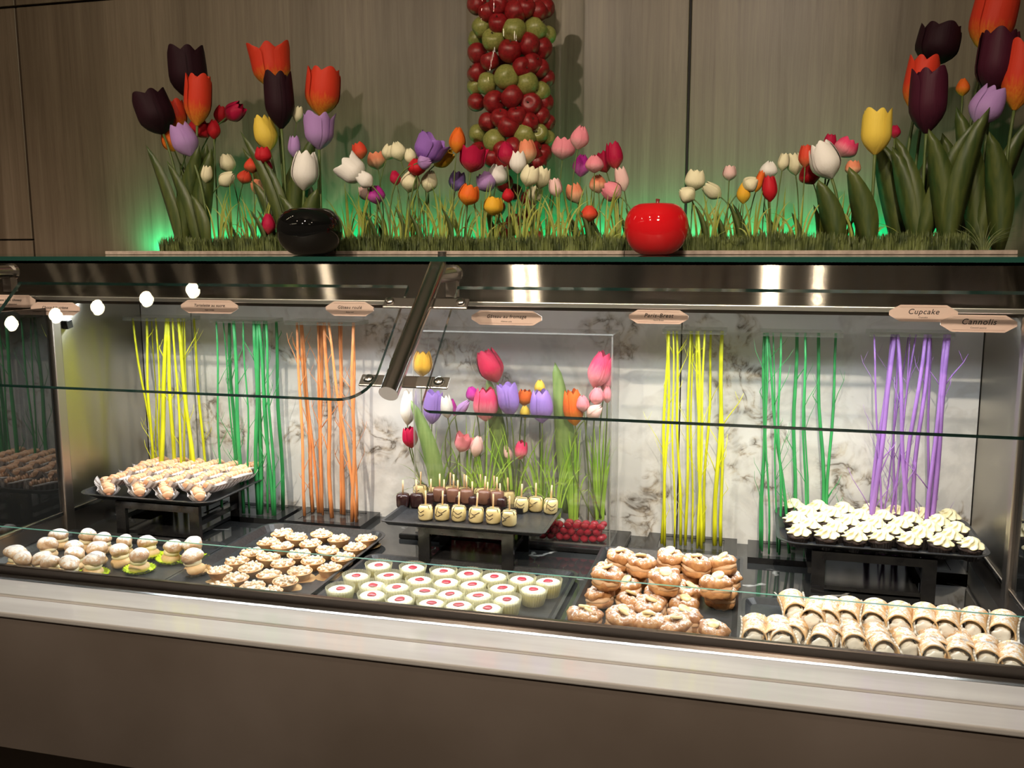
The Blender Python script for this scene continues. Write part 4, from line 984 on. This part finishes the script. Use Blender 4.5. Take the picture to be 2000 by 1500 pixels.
GX = [(425, 6), (455, 7), (486, 8), (508, 7), (535, 6), (680, 9), (702, 8), (722, 9), (762, 9), (785, 11), (806, 9), (838, 9), (862, 11), (885, 9), (905, 9), (940, 8), (962, 9), (992, 9), (1018, 9), (1042, 11), (1068, 9), (1092, 10), (1118, 9), (1150, 8), (1180, 9), (1208, 10),
      (1366, 9), (1388, 7), (1408, 9), (1438, 8), (1472, 8), (1505, 8), (1528, 8), (1560, 7), (1605, 8), (1640, 7), (1672, 8), (1700, 7)]
for k, (gx, n) in enumerate(GX):
    y = 2.74+.05*((k*7) % 3); p = at(gx, 460, y=y)
    side = 'left' if gx < 600 else 'middle' if gx < 1300 else 'right'; base = 0 if gx < 600 else 5 if gx < 1300 else 26
    clump('clump of yellow green grass blades, %s from the left in the %s display' % (ORD[k-base], side), p.x, y, GT, n-1, .225 if side != 'right' else .19, .26, M['blade'], .0068, group='yellow green grass clumps above the case', seed=k)
for k, (gx, n, L_) in enumerate(((1920, 46, .085), (1482, 26, .055), (1400, 30, .04))):
    p = at(gx, 470, y=2.70)
    clump(('spiky dark green grass tuft at the right end of the turf', 'tall dark grass tuft in the right turf', 'dense dark grass tuft right of the red apple')[k], p.x, 2.70, GT, n, L_, 1.0, M['turf'], .0028, 'grass_tuft', seed=90+k)
# boards and turf
for k, (xa, xb, lb) in enumerate(((205, 600, 'thin brown board under the left turf'), (597, 1222, 'thin brown board under the middle turf'), (1218, 1990, 'thin brown board under the right turf'))):
    a_, b_ = at(xa, 490, y=2.66).x, at(xb, 490, y=2.66).x-.002
    o = part('display_board', MB().box((a_, 2.66, SHELF+.0005), (b_, 3.06, SHELF+.0115)), M['board']); bevel(o, .001, 1); tag(o, lb, 'board')
mb = MB(); rnd = random.Random(5); xa, xb = at(315, 480, y=2.68).x, at(1895, 480, y=2.68).x
for k in range(19000):
    y = 2.672+.27*rnd.random()**2.2; x = rnd.uniform(xa, xb); h = rnd.uniform(.022, .052)*(1+.35*noise.noise(Vector((x*9, y*9, 0)))); a = rnd.uniform(0, 2*PI); l = rnd.uniform(.003, .020)
    if y < 2.69: l *= .6
    c, s_ = math.cos(a), math.sin(a); w = .0021; z = SHELF+.011
    b1 = (x-s_*w, y+c*w, z); b2 = (x+s_*w, y-c*w, z); mid_ = (x+c*l*.4, y+s_*l*.4, z+h*.65); tip = (x+c*l, max(y+s_*l, 2.664), z+h)
    m1 = (mid_[0]-s_*w*.8, mid_[1]+c*w*.8, mid_[2]); m2 = (mid_[0]+s_*w*.8, mid_[1]-c*w*.8, mid_[2])
    mb.add([b1, b2, m2, m1, tip], [(0, 1, 2, 3), (3, 2, 4)])
o = part('turf_strip', mb, M['turf'], None, False); o['kind'] = 'stuff'; tag(o, 'strip of short dark artificial turf along the top of the case', 'artificial turf')
part('turf_backing', MB().box((xa, 2.69, SHELF+.0118), (xb, 2.95, SHELF+.020)), M['turf'], o)

# ================================================================== big apples
def apple_mb(r, h, n=40):
    prof = []
    for i in range(25):
        t = i/24*PI; q = math.sin(t); z = -math.cos(t)
        rr = r*(q**.8)*(1+.05*z); zz = h/2*(z-(.20*math.exp(-(q/.32)**2) if z > 0 else -.12*math.exp(-(q/.3)**2)))
        prof.append((max(rr, .0002), zz))
    zmin = min(p[1] for p in prof); return MB().lathe([(a, b-zmin) for a, b in prof], n, rf=lambda a, i: 1+.012*math.cos(5*a)), max(b-zmin for a, b in prof)
for lb, xl, xr, yt, m_, cat_ in (('glossy black decorative apple on the glass shelf', 547, 664, 402, 'apple_black', 0), ('glossy red decorative apple on the glass shelf', 1219, 1344, 392, 'apple_red', 1)):
    a_, b_ = at(xl, 450, y=2.55), at(xr, 450, y=2.55); top = at((xl+xr)/2, yt, y=2.55).z; r = (b_.x-a_.x)/2
    t = thing('decorative_apple', lb, 'apple', ((a_.x+b_.x)/2, 2.55, SHELF+.0005)); am, ht = apple_mb(r, (top-SHELF)*1.06)
    part('body', am, M[m_], t, True)
    if cat_: part('stalk', MB().tube([(0, 0, ht-.03), (.002, 0, ht-.005), (.004, 0, ht+.012)], [.004, .0035, .006], 10), mat('stalk', (.18, .02, .02), .3), t, True)

# ================================================================== apple column
cy = 3.045; ca = at(915, 250, y=cy).x; cb = at(1095, 250, y=cy).x; ccx = (ca+cb)/2; CR = (cb-ca)/2-.002
tcol = thing('glass_column', 'tall clear glass cylinder filled with apples behind the middle tulips', 'vase', (ccx, cy, SHELF+.0005))
part('wall', MB().lathe([(CR, 0), (CR, 1.05)], 64, capb=False, capt=False), M['colglass'], tcol, True)
part('base_disc', MB().lathe([(CR, 0), (CR, .006)], 48), M['acrylic_edge'], tcol)
ap = {}
for c in 'gr':
    t = thing('apple', '', 'apple', (0, 0, -6), group='apples in the glass column'); b_, ht = apple_mb(.5, .95, 24); part('fruit', b_, M['apple_'+c], t, True)
    part('stalk', MB().tube([(0, 0, ht-.16), (.02, 0, ht-.02), (.06, 0, ht+.06)], [.03, .025, .035], 6), mat('apple_stalk', (.05, .03, .015), .7), t, True); ap[c] = t
GA = [(275, 245, 80), (382, 358, 92), (562, 268, 95), (790, 248, 95), (930, 300, 72), (328, 742, 85), (500, 685, 98), (695, 735, 95), (857, 805, 78), (200, 770, 62), (245, 1190, 75), (395, 1255, 92), (668, 1195, 95), (835, 1180, 75), (925, 1220, 55), (180, 345, 60)]
RA = [(200, 40, 70), (335, 110, 78), (430, 40, 75), (580, 100, 88), (680, 60, 78), (815, 90, 78), (910, 60, 70), (425, 210, 68), (715, 385, 92), (525, 455, 92), (865, 420, 90), (235, 470, 70), (350, 545, 75), (640, 590, 68), (750, 555, 70), (845, 600, 65), (225, 650, 70), (920, 690, 60),
      (385, 905, 88), (550, 860, 90), (740, 915, 88), (225, 910, 72), (895, 900, 70), (330, 1085, 74), (440, 1050, 75), (515, 1120, 88), (590, 1030, 68), (715, 1080, 65), (860, 1020, 64), (925, 1080, 55), (560, 1320, 88), (370, 1400, 82), (760, 1340, 82), (870, 1360, 70), (480, 1440, 72), (815, 1440, 66), (650, 1430, 70), (250, 1350, 78), (450, 1330, 60)]
first = {'g': 1, 'r': 1}; cnt = {}
def put_apple(c, P, d, label):
    o = ap[c] if first[c] else dup(ap[c]); first[c] = 0
    o.scale = (d, d, d); e = (random.uniform(-2, -.2), random.uniform(-.9, .9), random.uniform(0, 6)); o.rotation_euler = e
    from mathutils import Euler
    o.location = P-Euler(e).to_matrix()@Vector((0, 0, d*.42)); o['label'] = label
for c, lst in (('g', GA), ('r', RA)):
    for zx, zy, dd in sorted(lst, key=lambda q: (round(q[1]/130), q[0])):
        row = round(zy/130); kk = (c, row); cnt[kk] = cnt.get(kk, -1)+1
        X, Y = 880+zx/4.545, zy/4.545; p = at(X, Y, y=cy); d = 2*dd/4.545*mpp(p)*1.10*(1 if dd > 70 else 1.15); rel_ = max(-.97, min(.97, (p.x-ccx)/CR)); dep = math.sqrt(max(0, 1-rel_**2))*CR
        yy = cy-max(0, dep-d*.52); p = at(X, Y, y=yy)
        ang = Vector((p.x-ccx, yy-cy, 0)); mx_ = CR-d*.5-.002
        if ang.length > mx_: ang *= mx_/ang.length
        put_apple(c, Vector((ccx+ang.x, cy+ang.y, p.z)), d, '%s apple in the glass column, %s from the left, layer %d from the top' % ({'g': 'green', 'r': 'red'}[c], ORD[cnt[kk]], row+1))
rnd = random.Random(3)
for k in range(39):
    z = SHELF+.05+k*.0262; a = k*2.4; q = CR*.42
    put_apple('r', Vector((ccx+q*math.cos(a), cy+.02+q*.7*math.sin(a), z)), .062, 'dark red apple packed behind the front apples in the glass column')

# ================================================================== acrylic tulip box
BX0, BX1, BY0, BY1, BZ0, BZ1 = -.942, -.362, 2.475, 2.615, .8675, 1.462
o = part('display_board', MB().box((-.985, 2.45, DZ+.0005), (-.322, 2.64, DZ+.0165)), M['black']); bevel(o, .004, 3); tag(o, 'glossy black board under the clear tulip box', 'board')
bx = thing('acrylic_box', 'clear acrylic box of tulips and red gems in the middle', 'display box', ((BX0+BX1)/2, 2.545, BZ0))
def bp(name, a, b, mis=None): return part(name, MB().box([a[i]-bx.location[i] for i in range(3)], [b[i]-bx.location[i] for i in range(3)], mis=mis), [M['acrylic'], M['acrylic_edge']], bx)
bp('front_wall', (BX0, BY0, BZ0), (BX1, BY0+.004, BZ1), [1, 1, 0, 1, 0, 1]); bp('back_wall', (BX0, BY1-.004, BZ0), (BX1, BY1, BZ1), [1, 1, 0, 1, 0, 1])
bp('side_wall', (BX0, BY0+.0041, BZ0), (BX0+.004, BY1-.0041, BZ1), [1, 1, 1, 0, 1, 0]); bp('side_wall', (BX1-.004, BY0+.0041, BZ0), (BX1, BY1-.0041, BZ1), [1, 1, 1, 0, 1, 0])
bp('lid', (BX0, BY0, BZ1+.0002), (BX1, BY1, BZ1+.0042), [0, 0, 1, 1, 1, 1]); bp('floor_sheet', (BX0+.0041, BY0+.0041, BZ0), (BX1-.0041, BY1-.0041, BZ0+.004), [0, 0, 1, 1, 1, 1])
gm = [None, None]
rnd = random.Random(12)
for ly in range(3):
    for row in range(2):
        for i in range(23):
            x = BX0+.019+i*.0242+(.012 if ly % 2 else 0)+rnd.uniform(-.002, .002)
            if x > BX1-.018 or (row and x < -.56): continue
            y = BY0+.021+row*.026; z = BZ0+.013+ly*.0175+rnd.uniform(-.001, .002); c = 1 if rnd.random() < .09 else 0
            if gm[c] is None:
                o = part('glass_gem', MB().blob((0, 0, 0), (.0125, .0125, .0098), 14, 8, .03, 60, 1), M['gem_c' if c else 'gem_r'], None, True)
                tag(o, '', 'glass gem', 'glass gems in the acrylic box'); gm[c] = o
            else: o = gm[c].copy(); COL.objects.link(o)
            o['label'] = 'clear glass gem among the red ones in the acrylic box' if c else 'shiny red glass gem at the bottom of the acrylic box'
            o.location = (x, y, z); o.rotation_euler = (rnd.uniform(-.7, .7), rnd.uniform(-.7, .7), 0)
BZ = BZ0+.06
S_ = .2934
CT = [('large dark red tulip, tallest in the acrylic box', 'crimson', 'mid', 672, 255, 46, 68, -24, 2.55), ('large pink tulip at the top right of the box', 'hotpink', 'mid', 1402, 280, 42, 74, 18, 2.55),
      ('pink tulip behind the large pink one at the box edge', 'pink', 'mid', 1448, 355, 24, 44, 10, 2.58), ('golden orange tulip behind the steel arm', 'gold', 'mid', 222, 240, 36, 50, 4, 2.56),
      ('tall white tulip at the left edge of the box', 'white', 'mid', 128, 530, 30, 70, 4, 2.56), ('violet tulip left of the small white one', 'violet', 'cup', 290, 530, 34, 66, 4, 2.54),
      ('white tulip between the violet and magenta ones', 'white', 'mid', 378, 525, 26, 46, -10, 2.55), ('small magenta tulip above the lilac one', 'magenta', 'egg', 552, 440, 24, 30, -15, 2.54),
      ('lilac bud leaning right under the magenta one', 'lavender', 'egg', 490, 532, 18, 40, 42, 2.53), ('small dark magenta petal tulip left of the lilac bud', 'magenta', 'egg', 428, 530, 12, 36, -10, 2.56),
      ('large rosy pink tulip in the box middle', 'hotpink', 'mid', 645, 510, 46, 66, 2, 2.53), ('violet tulip left of the orange one', 'violet', 'cup', 795, 478, 38, 66, -8, 2.53),
      ('small orange tulip between two violet ones', 'orange', 'mid', 903, 465, 28, 32, 10, 2.56), ('small yellow tulip under the orange one', 'yellow', 'egg', 905, 560, 19, 26, 0, 2.54),
      ('yellow tulip behind the right violet one', 'yellow', 'egg', 1003, 392, 20, 28, 0, 2.58), ('large violet tulip right of the box middle', 'violet', 'mid', 1015, 522, 42, 66, -2, 2.53),
      ('amber tulip right of the tall leaf', 'orange', 'mid', 1228, 530, 38, 72, -6, 2.54), ('small pink tulip beside the amber one', 'pink', 'egg', 1288, 505, 25, 34, -8, 2.52),
      ('pink tulip in the cluster of three pink ones', 'pink', 'egg', 1382, 455, 28, 36, 6, 2.53), ('pale pink tulip at the box right edge', 'pink', 'egg', 1453, 445, 18, 34, 0, 2.55),
      ('pale pink bud leaning right below the pink cluster', 'palepink', 'egg', 1368, 558, 26, 36, 50, 2.52), ('red tulip low at the box left', 'crimson', 'mid', 140, 730, 28, 42, -8, 2.55),
      ('low pink tulip at left of the box middle', 'pink', 'open', 490, 770, 30, 36, 20, 2.53), ('low pale pink tulip behind the cake pop sticks', 'palepink', 'egg', 585, 790, 24, 44, 12, 2.52),
      ('low red tulip half hidden in the bright grass', 'hotpink', 'mid', 878, 815, 24, 38, 10, 2.55), ('low lilac tulip in the bright grass', 'palepink', 'egg', 790, 835, 16, 34, -20, 2.56)]
for lb, col, kd, zx, zy, w, h, tl, dep in CT:
    X, Y = 760+zx*S_, 640+zy*S_; p = at(X, Y, y=dep)
    tulip(lb, col, kd, X, Y, w, h, tl, dep, BZ, stem=.002, bx=max(BX0+.03, min(BX1-.03, p.x+random.uniform(-.02, .02))))
def leaf_thing(label, pxb, pyt, pxt, yy, wd, zb):
    top = at(pxt, pyt, y=yy); b = at(pxb, 950, y=yy); b.z = zb
    t = thing('tulip_leaf', label, 'leaf', (b.x, yy, zb)); e = top-t.location
    P = qb(Vector((0, 0, 0)), Vector((e.x*.2, 0, e.z*.6)), e, 12); ws = [wd*(.30+.75*math.sin(PI*min(1, i/12*.85+.15))) if i < 12 else wd*.03 for i in range(13)]
    o = part('blade', MB().strip(P, ws, (1, .25, 0), 0, .15), M['leaf_b'], t, True); sm = o.modifiers.new('s', 'SOLIDIFY'); sm.thickness = .0008
leaf_thing('tall broad green leaf right of the violet tulips', 1112, 708, 1084, 2.575, .055, BZ)
leaf_thing('broad leaf curving left in front of the violet tulip', 862, 782, 803, 2.50, .048, BZ)
leaf_thing('broad leaf behind the rosy pink tulip', 985, 735, 952, 2.58, .05, BZ)
for k, (gx, n, L_) in enumerate(((800, 12, .26), (850, 14, .27), (905, 16, .30), (950, 16, .29), (1000, 15, .30), (1050, 18, .28), (1085, 14, .30), (1120, 22, .32), (1168, 24, .32))):
    p = at(gx, 960, y=2.53)
    clump('clump of bright green grass in the acrylic box, %s from the left' % ORD[k], min(BX1-.045, max(BX0+.04, p.x)), 2.525+.02*(k % 3), BZ-.01, n, L_, .28 if k < 7 else .10, M['blade_b'], .0048, group='bright grass clumps in the acrylic box', seed=200+k)

# ================================================================== name tags
def text_mesh(txt, size, shear=.28, bold=.0):
    c = bpy.data.curves.new('lettering', 'FONT'); c.body = txt; c.size = size; c.align_x = 'CENTER'; c.align_y = 'CENTER'; c.shear = shear; c.extrude = .0002; c.offset = bold; c.space_character = 1.12
    o = bpy.data.objects.new('lettering', c); me = bpy.data.meshes.new_from_object(o); bpy.data.objects.remove(o); bpy.data.curves.remove(c); me.materials.clear(); me.materials.append(M['ink']); return me
TY = 2.335
def name_tag(label, cx, cy_, w, h, txt, sub, y=TY, size=.0125, tx=0):
    p = at(cx, cy_, y=y); s = mpp(p)*1.03; W2, H2 = w*s/2, h*s/2*1.06; e = H2*1.25
    t = thing('name_tag', label, 'sign', (p.x, y, p.z))
    out = [(-W2, -H2*.25), (-W2+e, -H2), (W2-e, -H2), (W2, -H2*.25), (W2, H2*.25), (W2-e, H2), (-W2+e, H2), (-W2, H2*.25)]
    mb = MB(); n = 8; mb.v = [(a, -.0012, b) for a, b in out]+[(a, .0008, b) for a, b in out]; mb.f = [tuple(range(n)), tuple(range(2*n-1, n-1, -1))]+[(i, i+n, (i+1) % n+n, (i+1) % n) for i in range(n)]; mb.m = [0]*len(mb.f)
    part('card', mb, M['tagcard'], t)
    mb = MB()
    for q in (-1, 1): mb.box((-W2+e, -.0016, q*H2*.74-.00025), (W2-e, -.0013, q*H2*.74+.00025))
    part('border_line', mb, M['tagline'], t)
    link('lettering', text_mesh(txt, size, bold=.00012), t, (tx, -.0015, H2*.18), (PI/2, 0, 0))
    if sub: link('small_lettering', text_mesh(sub, .0052), t, (tx, -.0015, -H2*.48), (PI/2, 0, 0))
name_tag('pointed name tag lettered Caprese at the far left', 12, 588, 134, 22, 'Caprese (sans Gluten)', 'Caprese cake (Gluten free)', size=.0098, tx=.006)
name_tag('pointed name tag lettered Choux à la crème', 108, 603, 110, 23, 'Choux à la crème', 'Cream puff', y=2.229, size=.0108)
name_tag('pointed name tag lettered Tartelette au sucre', 409, 599, 122, 24, 'Tartelette au sucre', 'Sugar tartlet', size=.0112)
name_tag('pointed name tag lettered Gâteau roulé', 683, 603, 98, 26, 'Gâteau roulé', 'Swiss roll', size=.0120)
name_tag('pointed name tag lettered Gâteau au fromage', 989, 621, 138, 26, 'Gâteau au fromage', 'Cheese cake', size=.0124)
name_tag('pointed name tag lettered Paris-Brest', 1286, 619, 112, 25, 'Paris-Brest', 'Paris Brest', size=.0145)
name_tag('pointed name tag lettered Cupcake', 1803, 612, 121, 30, 'Cupcake', 'Cupcake', size=.0175)
name_tag('pointed name tag lettered Cannolis', 1911, 632, 133, 31, 'Cannolis', 'Cannoli pastry', y=TY-.004, size=.0190)
p = at(132, 633, x=XL+.012)
o = part('reflection_box', MB().box((-.010, -.012, -.013), (.010, .012, .013)), M['black'], None, loc=(XL+.0105, p.y, p.z), rot=(.2, 0, 0)); bevel(o, .002, 2); tag(o, 'small black box put in for a lamp reflection high on the left end panel', 'reflection_prop')  # black box added in place of the reflection of a lamp housing
